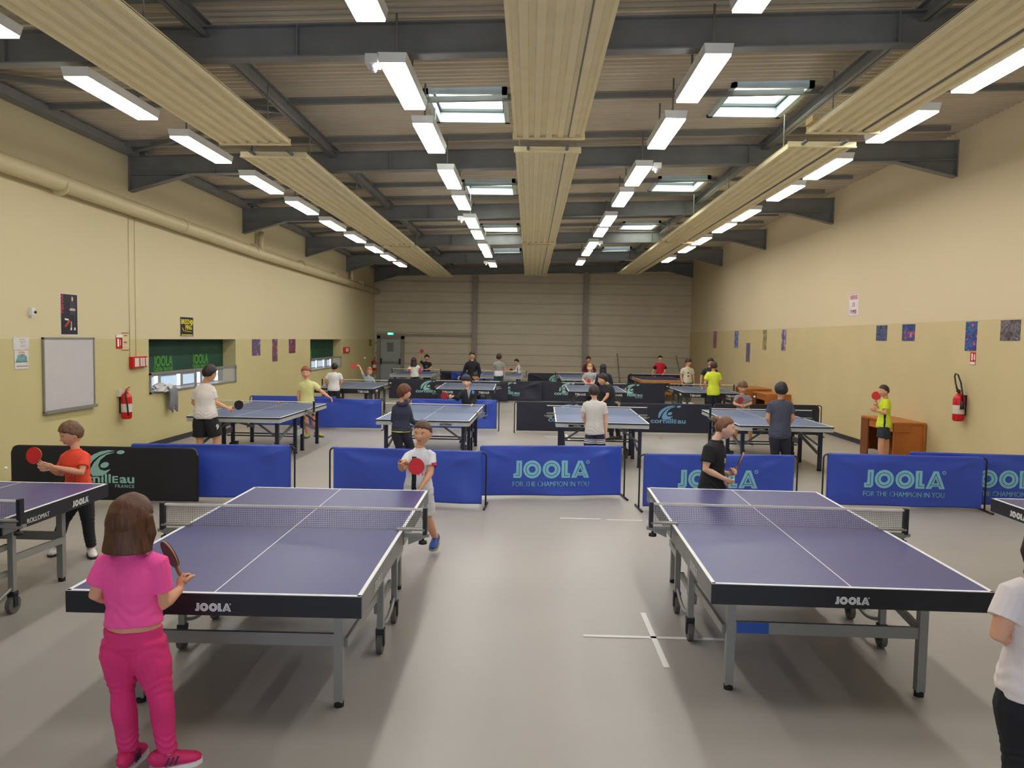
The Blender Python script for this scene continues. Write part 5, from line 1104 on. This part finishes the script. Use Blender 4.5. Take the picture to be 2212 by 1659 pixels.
RED, BLK = (206, 34, 40), (22, 20, 24)
def person(key, label, skin='light', hair=((60, 42, 32), 'short'), shirt=((200, 200, 200), 'short'), legs=((25, 25, 30), 'long'), shoes=((220, 220, 220), (235, 235, 235)), vox=.009,
           glasses=False, bulk=1.0, batcol=(RED, BLK), batlab=None, grip_other='soft', shirt_fn=None, legs_fn=None, shirt_mats=(), legs_mats=(), hem=-.03, lt1=.22, loose=.014, rough_seed=1, hoodie=False, sleeve=.62):
    P = POSES[key]; J = {k: V(v) for k, v in P['J'].items()}; root = empty('person', P['root'])
    tag(root, label, 'person', 'players and trainer in the hall')
    hh = P['hh']; hc = J['hc']; s = min(1.15, max(.88, P['H']/1.33)); hs = hh/2-.007
    yaw = R(P['yaw']); pit = R(P['pitch'])
    F = V((math.sin(yaw), -math.cos(yaw), 0)); U = V((0, 0, 1)); Fp = F*math.cos(pit)-U*math.sin(pit); Up = U*math.cos(pit)+F*math.sin(pit); X = Fp.cross(Up)
    Mh = Matrix((X, Fp, Up)).transposed()
    lat = J['sb']-J['sa']; sw = lat.length/2; lat.normalize(); latf = V((lat.x, lat.y, 0)).normalized()
    front = latf.cross(V((0, 0, 1)));
    if front.dot(F) < 0: front = -front
    pe, nk = J['pe'], J['nk']
    if key in ('sit',): pass
    msk = mat('skin_'+skin, SKIN[skin], .55, var=.05, scale=9, spec=.35)
    body = MB(); fing = MB()
    u, x, f, L = torso(body, pe, nk, lat, s, sw*1.02, bulk=bulk)
    body.tube([nk-u*.05, nk+u*.01, lerp(nk, hc, .5)-Fp*(hs*.10), hc-Up*(hs*.30)-Fp*(hs*.22)], [.052*s, .041*s, .038*s, .042*s], 14)
    head_mesh(body, hc, hs, Mh)
    hips = {}
    for q, sd in (('a', -1), ('b', 1)):
        S, E, Wr = J['s'+q], J['e'+q], J['w'+q]
        S2 = lerp(S, (J['sa']+J['sb'])/2, .12)-V((0, 0, .012))
        body.tube([lerp(S2, nk, .22)-V((0, 0, .015)), S2, lerp(S2, E, .5), E, lerp(E, Wr, .3), lerp(E, Wr, .75), Wr], [.034*s, .043*s*bulk, .037*s*bulk, .031*s, .032*s, .024*s, .020*s], 12)
        hip = pe+latf*(sd*.060*s*bulk)-V((0, 0, .02)); hips[q] = hip
        K, A = J['k'+q], J['a'+q]
        body.tube([hip+V((0, 0, .04)), hip-V((0, 0, .04)), lerp(hip, K, .5), K, lerp(K, A, .3), lerp(K, A, .75), A, A-V((0, 0, .03))], [.07*s*bulk, .078*s*bulk, .066*s*bulk, .048*s, .049*s, .036*s, .030*s, .03*s], 14)
        # hands
        d = (Wr-E).normalized(); has = P.get('bathand') == q and 'bat' in P['J']
        if has:
            B = J['bat']; hd = (B-Wr); d2 = (d*.5+hd.normalized()*.7).normalized()
            bd = (B-(Wr+d2*.055*s)).normalized()
            bn = V(P['batn']); bn = (bn-bd*bn.dot(bd)).normalized()
            n = bn.cross(bd)*(1 if sd > 0 else -1)
            hand(body, fing, Wr, d2, (bd+front*.2).normalized() if abs(bd.dot(d2)) < .6 else (bn*-.6+V((0, 0, -.6))), s, -sd, 'grip')
            at = Wr+d2*.062*s
            bo = bat(V(P['root'])+at, -bd, bn, batcol[0], batcol[1], batlab or ('bat of '+label)[:80])
        else:
            n = (-latf*sd*.8+V((0, 0, .3))) if abs(d.z) < .75 else (-latf*sd)
            hand(body, fing, Wr, d, n, s, sd if abs(d.z) < .75 else (1 if front.dot(V((0, -1, 0))) > 0 else -1)*sd, grip_other)
        # shoes
        toe = J.get('f'+q); A0 = J['a'+q]
        if toe is not None:
            fd = toe-A0; fd.z = min(0, fd.z+.055*s) if A0.z > .10 else 0; fd.normalize()
        else: fd = (F+latf*(sd*.25)); fd.z = 0; fd.normalize()
        zb = A0.z-.068*s if A0.z > .10 else 0.0
        o_ = V((A0.x, A0.y, zb)); side = fd.cross(V((0, 0, 1))).normalized(); up2 = side.cross(fd)
        k = s*1.0; up_ = MB(); pts = []; rx = []; ry = []
        for t, w_, h_ in ((-.075, .020, .030), (-.06, .032, .042), (-.02, .036, .045), (.03, .038, .036), (.08, .043, .027), (.125, .038, .021), (.15, .02, .013)):
            pts.append(o_+fd*(t*k)+up2*((h_+.012)*k)); rx.append(w_*k); ry.append(h_*k)
        up_.tube(pts, rx, 14, ry=ry, xdir=side); up_.tube([o_+up2*.05*k-fd*.03*k, o_+up2*.095*k-fd*.028*k], [.040*k, .036*k], 14)
        me = remesh(up_, .006 if vox < .007 else .01, 1)
        so = put('shoe', me, mat('shoe_%d_%d_%d' % shoes[0], shoes[0], .6), root)
        poly = [(w_*1.08*k, t*k) for t, w_ in ((-.08, .012), (-.072, .028), (-.03, .036), (.02, .037), (.08, .044), (.125, .038), (.155, .014))]
        poly = [(-a, b) for a, b in poly][::-1]+poly
        Ms = Matrix((side, fd, up2)).transposed().to_4x4(); Ms.translation = o_
        if vox < .007:
            lc_ = mat('shoe_laces', (230, 226, 222), .6) if shoes[0][0] < 230 and key != 'pink' else mat('lace_pink', (226, 70, 120), .6)
            lb_ = MB()
            for t in (.02, .04, .06): lb_.tube([o_+fd*(t*k)+up2*((.082-.45*(t-.01))*k)-side*(.022*k), o_+fd*((t+.008)*k)+up2*((.088-.45*(t-.01))*k), o_+fd*(t*k)+up2*((.082-.45*(t-.01))*k)+side*(.022*k)], .0028*k, 6)
            put('laces', lb_, lc_, so)
            if key == 'pink':
                for q_ in (-1, 1):
                    st_ = MB()
                    for t in (-.012, .008, .028): st_.bar(o_+fd*(t*k)+up2*(.030*k)+side*(q_*.041*k), o_+fd*((t+.018)*k)+up2*(.066*k)+side*(q_*.034*k), .006*k, .008*k, up=fd)
                    put('side_stripes', st_, mat('shoe_stripe', (60, 30, 60), .6), so)
        put('sole', MB().plate(poly, .022*k, Ms), mat('sole_%d_%d_%d' % shoes[1], shoes[1], .6), so)
    me = remesh(body, vox*.9, 2); join_into(me, fing)
    for p_ in me.polygons: p_.use_smooth = True
    put('body', me, msk, root)
    # hair
    hcol, hst = hair[0], hair[1]
    mh = mat('hair_%d_%d_%d' % hcol, hcol, .5, var=.42, scale=26, bump=.35, bscale=60, spec=.45, streak=(3.2, 3.2, .35))
    hb = MB(); st = {'long': 'bob', 'pony': 'bun'}.get(hst, hst); hair_shell(hb, hc, hs, Mh, st, rough_seed)
    if hst in ('bob', 'long'):
        dn = (nk.z-hc.z)*(.92 if hst == 'bob' else 1.35)
        pts = []; rx = []; ry = []
        for t in (0, .3, .6, .85, 1.0):
            pts.append(hc+V((0, 0, dn*t+hs*.25*(1-t)))-Fp*(hs*(.16+.05*t))); rx.append(hs*(.76+.16*t)); ry.append(hs*(.72+.08*t))
        hb.tube(pts, rx, 24, ry=ry, xdir=X)
        if hst == 'bob':
            for sd in (-1, 1): hb.tube([hc+X*(sd*hs*.66)+Fp*(hs*.1)+Up*(hs*.3), hc+X*(sd*hs*.74)+Fp*(hs*.12)-Up*(hs*.4), hc+X*(sd*hs*.66)+Fp*(hs*.1)-Up*(hs*.95)], [hs*.2, hs*.24, hs*.15], 10)
    if hst == 'bun':
        b0 = hc-Fp*(hs*.72)+Up*(hs*.62); hb.ball(b0-Fp*(hs*.08), hs*.34, hs*.34, hs*.32, 12, 8, Mh); hb.ball(b0-Fp*(hs*.3)+Up*(hs*.14), hs*.2, n=10, m=8)
    if hst == 'pony':
        hb.tube([hc-Fp*(hs*.8)+Up*(hs*.4), hc-Fp*(hs*1.15)+Up*(hs*.1), hc-Fp*(hs*1.2)-Up*(hs*.7), hc-Fp*(hs*1.05)-Up*(hs*1.3)], [hs*.18, hs*.24, hs*.2, hs*.08], 10)
    hm = remesh(hb, vox*.85, 1); wrinkle(hm, hs*.012, 70, rough_seed+3, .25 if hst in ('bob', 'long') else 1.0)
    ho = put('hair', hm, mh, root)
    if hst == 'bun': put('hair_tie', MB().tube([hc-Fp*(hs*.55)+Up*(hs*.5), hc-Fp*(hs*.62)+Up*(hs*.57)], [hs*.2, hs*.2], 12), M_white, ho)
    # face
    fm = lambda a, b, c: hc+Mh @ (V((a, b, c))*hs)
    ew = mat('eye_white', (226, 220, 214), .3, var=.01); ei = mat('eye_dark', (44, 30, 22), .2); mb_ = mat('mouth_'+skin, tuple(int(v*k) for v, k in zip(SKIN[skin], (.86, .62, .62))), .5)
    for sd in (-1, 1):
        ex = skull(V((.36*sd, .93, .035)).normalized())
        e = put('eye', MB().ball(fm(.28*sd, ex.y-.035, .03), .115*hs, .06*hs, .058*hs, 12, 8, Mh), ew, root)
        put('iris', MB().ball(fm(.28*sd, ex.y+.008, .03), .050*hs, .03*hs, .052*hs, 10, 6, Mh), ei, e)
        put('eyebrow', MB().tube([fm(sd*.14, ex.y+.035, .17), fm(sd*.28, ex.y+.045, .205), fm(sd*.42, ex.y-.04, .17)], [.018*hs, .028*hs, .012*hs], 8), mh, root)
    my = skull(V((0, .86, -.50)).normalized()).y
    put('mouth', MB().ball(fm(0, my-.03, -.50), .17*hs, .07*hs, .03*hs, 12, 6, Mh).ball(fm(0, my-.04, -.555), .13*hs, .07*hs, .03*hs, 12, 6, Mh), mb_, root)
    if glasses:
        gb = MB()
        for sd in (-1, 1):
            cc = [fm(.29*sd+.19*math.cos(a), .86+.02, .03+.14*math.sin(a)) for a in [2*math.pi*i/16 for i in range(17)]]
            gb.tube(cc, .018*hs, 6); gb.tube([fm(.47*sd, .86, .06), fm(.72*sd, .4, .06), fm(.74*sd, -.02, .04)], .016*hs, 6)
        gb.tube([fm(-.1, .88, .05), fm(.1, .88, .05)], .018*hs, 6); put('glasses', gb, M_black, root)
    # trousers
    lc, lt = legs
    lb = MB(); torso(lb, pe, nk, lat, s, sw, inf=.008, t0=-.10, t1=lt1, bulk=bulk)
    fr = {'long': 1.0, 'shorts': .0}[lt]
    for q in 'ab':
        hip, K, A = hips[q], J['k'+q], J['a'+q]
        if lt == 'long': lb.tube([hip+V((0, 0, .04)), hip-V((0, 0, .04)), lerp(hip, K, .5), K, lerp(K, A, .4), lerp(K, A, .8), A+V((0, 0, .012))], [.08*s*bulk, .088*s*bulk, .076*s*bulk, .058*s, .056*s, .046*s, .044*s], 16)
        else: lb.tube([hip+V((0, 0, .04)), hip-V((0, 0, .04)), lerp(hip, K, .5), lerp(hip, K, .86)], [.08*s*bulk, .092*s*bulk, .090*s*bulk, .085*s*bulk], 16)
    lm = remesh(lb, vox*.9, 2); wrinkle(lm, .004*s, 24, rough_seed+11, 1.8)
    mats = [mat('legs_%d_%d_%d' % lc, lc, .8, var=.1)]+list(legs_mats)
    def paint(me, fn):
        for p_ in me.polygons:
            c = p_.center; rel = c-pe
            p_.material_index = fn(rel.dot(latf), rel.dot(front), c.z, (c-pe).dot(u)/L)
    if vox < .0085:
        kz = (J['ka'].z+J['kb'].z)/2; folds(lm, [(kz+.03, .06, .0022*s, 26), (pe.z-.03, .05, .0014*s, 20)]+([(.14*s, .045, .003*s, 30)] if lt == 'long' else []))
    if legs_fn: paint(lm, legs_fn)
    put({'long': 'trousers', 'shorts': 'shorts'}[lt], lm, mats, root)
    # shirt
    scol, slv = shirt; sb = MB(); torso(sb, pe, nk, lat, s, sw*1.04, inf=loose+.002, t0=hem, t1=.985, bulk=bulk, flare=.03)
    for q in 'ab':
        S, E, Wr = J['s'+q], J['e'+q], J['w'+q]; S2 = lerp(S, (J['sa']+J['sb'])/2, .12)-V((0, 0, .010))
        if slv == 'short':
            sb.tube([lerp(S2, nk, .4), S2, lerp(S2, E, .35), lerp(S2, E, sleeve)], [.048*s, .054*s*bulk, .054*s*bulk, .056*s*bulk], 14)
        else:
            sb.tube([lerp(S2, nk, .4), S2, lerp(S2, E, .5), E, lerp(E, Wr, .5), lerp(E, Wr, .97)], [.048*s, .056*s*bulk, .052*s*bulk, .046*s, .041*s, .034*s], 14)
    if hoodie: sb.tube([nk-front*.03*s+latf*(.07*s*math.cos(a))-front*(.055*s*math.sin(a))+V((0, 0, .01-.03*math.sin(a))) for a in [math.pi*i/10-.3 for i in range(11)]], .034*s, 10)
    else: sb.tube([nk-u*.04, nk+u*.014], [.070*s, .056*s], 14)
    sm_ = remesh(sb, vox*.9, 2); wrinkle(sm_, .0060*s, 15, rough_seed+5, 1.3)
    mats = [mat('shirt_%d_%d_%d' % scol, scol, .8, var=.06)]+list(shirt_mats)
    if vox < .0085: folds(sm_, [(lerp(pe, nk, hem).z+.07, .06, .0022*s, 18)])
    if shirt_fn: paint(sm_, shirt_fn)
    put('hooded_jacket' if hoodie else 'shirt', sm_, mats, root)
    return root
HB, HD, HL, HR = (58, 40, 30), (26, 22, 22), (138, 102, 62), (92, 50, 28)
m_w = mat('cloth_white', (226, 224, 222), .8); m_k = mat('cloth_black', (20, 20, 24), .8); m_mag = mat('cloth_magenta', (196, 40, 90), .8); m_y = mat('cloth_lime', (206, 220, 70), .8)
m_bl = mat('cloth_blue', (60, 120, 200), .8); m_gr = mat('cloth_grey', (150, 146, 142), .8); m_dk = mat('cloth_printdark', (96, 40, 40), .8); m_pk = mat('cloth_pinkprint', (214, 120, 150), .8)
m_teal = mat('cloth_darkteal', (40, 70, 70), .8)

person('pink', 'child in a pink top and darker pink trousers seen from behind, brown bob hair', 'tan', ((84, 48, 24), 'bob'), ((250, 84, 158), 'short'), ((222, 48, 116), 'long'), ((208, 34, 100), (232, 226, 224)),
       vox=.006, hem=.225, lt1=.17, bulk=1.08, batcol=((92, 26, 28), BLK), batlab='dark red bat held up by the child in pink', rough_seed=3, loose=.010, sleeve=.66)
person('orange', 'boy in an orange printed shirt and black trousers behind the cut-off table', 'tan', ((104, 72, 46), 'short'), ((232, 74, 46), 'short'), ((28, 28, 36), 'long'), ((216, 210, 200), (50, 40, 60)),
       vox=.006, batlab='red bat held out flat by the boy in orange', grip_other='open', rough_seed=5, shirt_mats=[m_dk],
       shirt_fn=lambda a, b, z, t: 1 if b > .03 and -.06 < a < .06 and (.33 < t < .70) and math.sin(a*230)*math.sin(z*190+a*60) > .45 else 0)
person('jersey', 'boy in a white jersey with a black front band running behind the table corner', 'tan', ((84, 58, 42), 'crop'), ((216, 216, 220), 'short'), ((206, 206, 210), 'shorts'), ((40, 74, 150), (150, 150, 120)),
       vox=.006, batlab='red bat held across the chest of the boy in the white jersey', rough_seed=7, shirt_mats=[m_k, m_mag, m_pk],
       shirt_fn=lambda a, b, z, t: (1 if (b > .0 and -.06 < a < -.015 and t < .86) else 2 if (abs(a) > .125 and t < .74 and t > .66) else 1 if (abs(a) > .12 and .58 < t <= .66) else 3 if (b > .03 and 0 < a < .07 and .45 < t < .53 and math.sin(a*200) > -.2) else 0))
person('bun', 'girl with a hair bun in a black T-shirt in profile behind the second big table', 'light', ((116, 78, 50), 'bun'), ((20, 21, 26), 'short'), ((24, 24, 30), 'long'), ((60, 60, 66), (210, 210, 210)),
       vox=.006, batlab='bat seen edge on in the hands of the girl with the bun', batcol=((170, 70, 76), BLK), rough_seed=9, bulk=1.13, shirt_mats=[mat('cloth_whiteprint', (200, 190, 180), .8)],
       shirt_fn=lambda a, b, z, t: 1 if (b > .06 and abs(a) < .02 and .6 < t < .7) else 0)
person('edge', 'child in a white T-shirt and black trousers cut by the picture edge, seen from behind', 'tan', ((50, 34, 30), 'bob'), ((228, 216, 212), 'short'), ((22, 22, 28), 'long'), ((40, 40, 44), (200, 200, 200)),
       vox=.006, hem=-.02, rough_seed=11, loose=.02, bulk=1.05)
def nine_fn(a, b, z, t): return 0
nine = person('nine', 'teenager in a white T-shirt and black shorts with the number nine, holding a black bat', 'tan', (HD, 'short'), ((222, 214, 206), 'short'), ((18, 18, 22), 'shorts'), ((60, 60, 60), (200, 200, 200)),
       vox=.008, glasses=True, batcol=(BLK, RED), batlab='black bat held over the table by the teenager in black shorts', rough_seed=13, bulk=1.12, loose=.02)
person('yellow', 'boy in a pale yellow T-shirt at the far end of the first blue table', 'pink', ((138, 84, 56), 'short'), ((216, 214, 146), 'short'), ((190, 150, 140), 'shorts'), ((170, 170, 60), (60, 90, 90)), vox=.009, rough_seed=15)
person('hoodie', 'child in a navy hooded jacket with reddish brown hair, seen from behind', 'pink', (HR, 'fringe'), ((44, 48, 68), 'long'), ((28, 28, 44), 'long'), ((30, 30, 40), (90, 90, 90)), vox=.008, hoodie=True, rough_seed=17,
       shirt_mats=[m_y], shirt_fn=lambda a, b, z, t: 1 if t < .025 else 0, hem=0.0)
person('jacket', 'child in a dark zip jacket with a blue shoulder, red bat at the side', 'light', (HD, 'fringe'), ((28, 30, 38), 'long'), ((30, 30, 48), 'long'), ((30, 30, 40), (90, 90, 90)), vox=.009, rough_seed=19,
       shirt_mats=[m_bl, m_gr], batcol=((150, 30, 44), BLK), batlab='dark red bat of the child in the dark zip jacket', shirt_fn=lambda a, b, z, t: 1 if (a > .06 and b > -.02 and .80 < t < .95 and a < .1) else 2 if (b > .03 and abs(a) < .035*(t-.6)/.35 and t > .6) else 0)
person('stripe', 'boy in a pale grey T-shirt and navy shorts with white stripes, seen from behind', 'light', (HB, 'short'), ((204, 200, 194), 'short'), ((28, 32, 62), 'shorts'), ((60, 60, 66), (200, 200, 200)), vox=.008, rough_seed=21, loose=.02,
       legs_mats=[m_w], legs_fn=lambda a, b, z, t: 1 if (z < POSES['stripe']['J']['pe'][2]-.07 and (z*38) % 1 > .55 and z > POSES['stripe']['J']['pe'][2]-.16) else 0)
person('lean', 'boy in black in profile stepping behind the third blue table', 'tan', (HD, 'short'), ((26, 28, 36), 'short'), ((22, 22, 28), 'long'), ((60, 44, 50), (150, 140, 140)), vox=.009, rough_seed=23, batcol=((206, 200, 190), BLK), batlab='pale bat behind the net of the third blue table', loose=.02)
person('navytee', 'boy in a dark grey blue T-shirt seen from behind at the fourth blue table', 'tan', ((34, 30, 36), 'short'), ((66, 70, 88), 'short'), ((30, 32, 44), 'long'), ((60, 60, 66), (200, 200, 200)), vox=.008, rough_seed=25, loose=.026, hem=-.08)
person('greylook', 'boy in a grey T-shirt looking down behind the fourth blue table', 'tan', ((110, 80, 56), 'fringe'), ((128, 126, 132), 'short'), ((60, 58, 60), 'shorts'), ((120, 110, 120), (210, 210, 210)), vox=.009, rough_seed=27, batcol=((170, 60, 66), BLK), batlab='red bat held low by the boy looking down in grey')
person('neon', 'boy in a neon yellow jersey and dark shorts by the picture wall', 'tan', ((52, 40, 38), 'crop'), ((206, 224, 48), 'short'), ((34, 44, 52), 'shorts'), ((60, 60, 66), (200, 200, 200)), vox=.008, rough_seed=29, shirt_mats=[m_k], batlab='red bat held up at the face of the boy in neon',
       shirt_fn=lambda a, b, z, t: 1 if (abs(b) < .016 and t < .5) or (abs(a) > .12 and .56 < t < .62) else 0)
person('whiteback', 'child in a white T-shirt with black hair seen from behind near the far low window', 'tan', (HD, 'short'), ((226, 224, 222), 'short'), ((24, 24, 28), 'long'), vox=.011, rough_seed=31)
person('raise', 'child with glasses in a pale blue shirt reaching up by the pipe wall', 'light', ((150, 104, 66), 'short'), ((150, 170, 180), 'short'), ((50, 50, 60), 'long'), vox=.011, rough_seed=33, glasses=True, batcol=((226, 70, 84), BLK), batlab='pinkish red bat raised high near the pipe wall')
person('behind', 'dark haired child bent low behind the child in the dark zip jacket', 'tan', (HD, 'short'), ((34, 40, 70), 'short'), ((40, 40, 60), 'long'), vox=.011, rough_seed=35)
person('greyred', 'fair haired boy in a grey T-shirt holding a red bat in front of his waist', 'light', ((188, 140, 84), 'short'), ((168, 166, 166), 'short'), ((50, 50, 60), 'long'), vox=.011, rough_seed=37, batlab='red bat in front of the fair haired boy in grey')
person('darkback', 'long haired person in dark clothes with their back turned, in the third row', 'tan', ((30, 24, 38), 'long'), ((28, 30, 50), 'long'), ((24, 24, 30), 'long'), vox=.011, rough_seed=39)
person('neonback', 'child in a neon yellow T-shirt seen from behind', 'tan', ((56, 38, 34), 'short'), ((210, 224, 56), 'short'), ((24, 26, 38), 'long'), vox=.01, rough_seed=41, loose=.02)
person('blacktee', 'young man in a black T-shirt facing the camera, behind the neon yellow shirt', 'tan', (HD, 'short'), ((36, 38, 44), 'short'), ((30, 30, 40), 'long'), vox=.011, rough_seed=43, glasses=True, shirt_mats=[m_w], shirt_fn=lambda a, b, z, t: 1 if (b > .05 and -.12 < a < .0 and .74 < t < .79) else 0)
person('beige', 'boy in a beige T-shirt looking away near the far corner', 'tan', (HB, 'short'), ((204, 196, 170), 'short'), ((90, 80, 70), 'long'), vox=.011, rough_seed=45, shirt_mats=[m_k], shirt_fn=lambda a, b, z, t: 1 if (b > .03 and abs(a) < .03 and .3 < t < .7 and math.sin(z*60) > .3) else 0)
person('longhair', 'girl with long brown hair in a white top with red sleeve ends, seen from behind', 'tan', ((60, 36, 44), 'long'), ((224, 218, 208), 'short'), ((30, 28, 44), 'long'), vox=.012, rough_seed=47, sleeve=.9, shirt_mats=[m_mag], shirt_fn=lambda a, b, z, t: 1 if (abs(a) > .16 and t < .72) else 0)
person('serve', 'boy in a black T-shirt raising a red bat above his head', 'tan', (HD, 'short'), ((24, 26, 34), 'short'), ((30, 30, 40), 'long'), vox=.012, rough_seed=49, batlab='red bat raised above the boy in black at the far left', shirt_mats=[m_gr], shirt_fn=lambda a, b, z, t: 1 if (b > .04 and abs(a) < .05 and .5 < t < .68 and math.sin(a*150+z*90) > .3) else 0)
person('coach', 'tall trainer in a black hoodie with glasses standing at the back', 'tan', (HD, 'short'), ((22, 23, 30), 'long'), ((26, 26, 34), 'long'), vox=.011, rough_seed=51, glasses=True, hoodie=True, bulk=1.15)
person('greyback', 'boy in a grey and white T-shirt with crossed arms, back turned at the far table', 'pink', (HB, 'short'), ((150, 150, 142), 'short'), ((40, 66, 70), 'long'), vox=.012, rough_seed=53, shirt_mats=[m_w], shirt_fn=lambda a, b, z, t: 1 if t < .36 else 0, loose=.02)
person('whitejkt', 'boy in a white jacket with a dark stripe in profile at the far table', 'pink', (HD, 'crop'), ((222, 222, 226), 'long'), ((40, 40, 50), 'long'), vox=.012, rough_seed=55, batcol=((160, 30, 36), BLK), batlab='dark red bat of the boy in the white jacket', shirt_mats=[m_k], shirt_fn=lambda a, b, z, t: 1 if (abs(b) < .012 and a < -.05) else 0)
person('darkred', 'boy in a dark red shirt smiling at the far wall', 'tan', (HD, 'short'), ((96, 30, 44), 'long'), ((40, 40, 50), 'long'), vox=.012, rough_seed=57)
person('redjersey', 'boy in a red jersey with glasses leaning on the wooden framed table', 'light', (HD, 'crop'), ((206, 34, 56), 'short'), ((30, 30, 40), 'long'), vox=.012, rough_seed=59, glasses=True, shirt_mats=[m_k], sleeve=.95, shirt_fn=lambda a, b, z, t: 1 if (abs(a) > .165 and t < .74) else 0)
# printed number on the black shorts
pn = POSES['nine']['J']; x_ = V(pn['pe'])+V((.222, -.083, -.17))
text('number', '9', .11, m_w, face_matrix(x_, (.5, .87, 0), (0, 0, 1)), nine, bold=.02)
for o in list(bpy.data.objects):
    if o.type == 'EMPTY': o.empty_display_size = .1
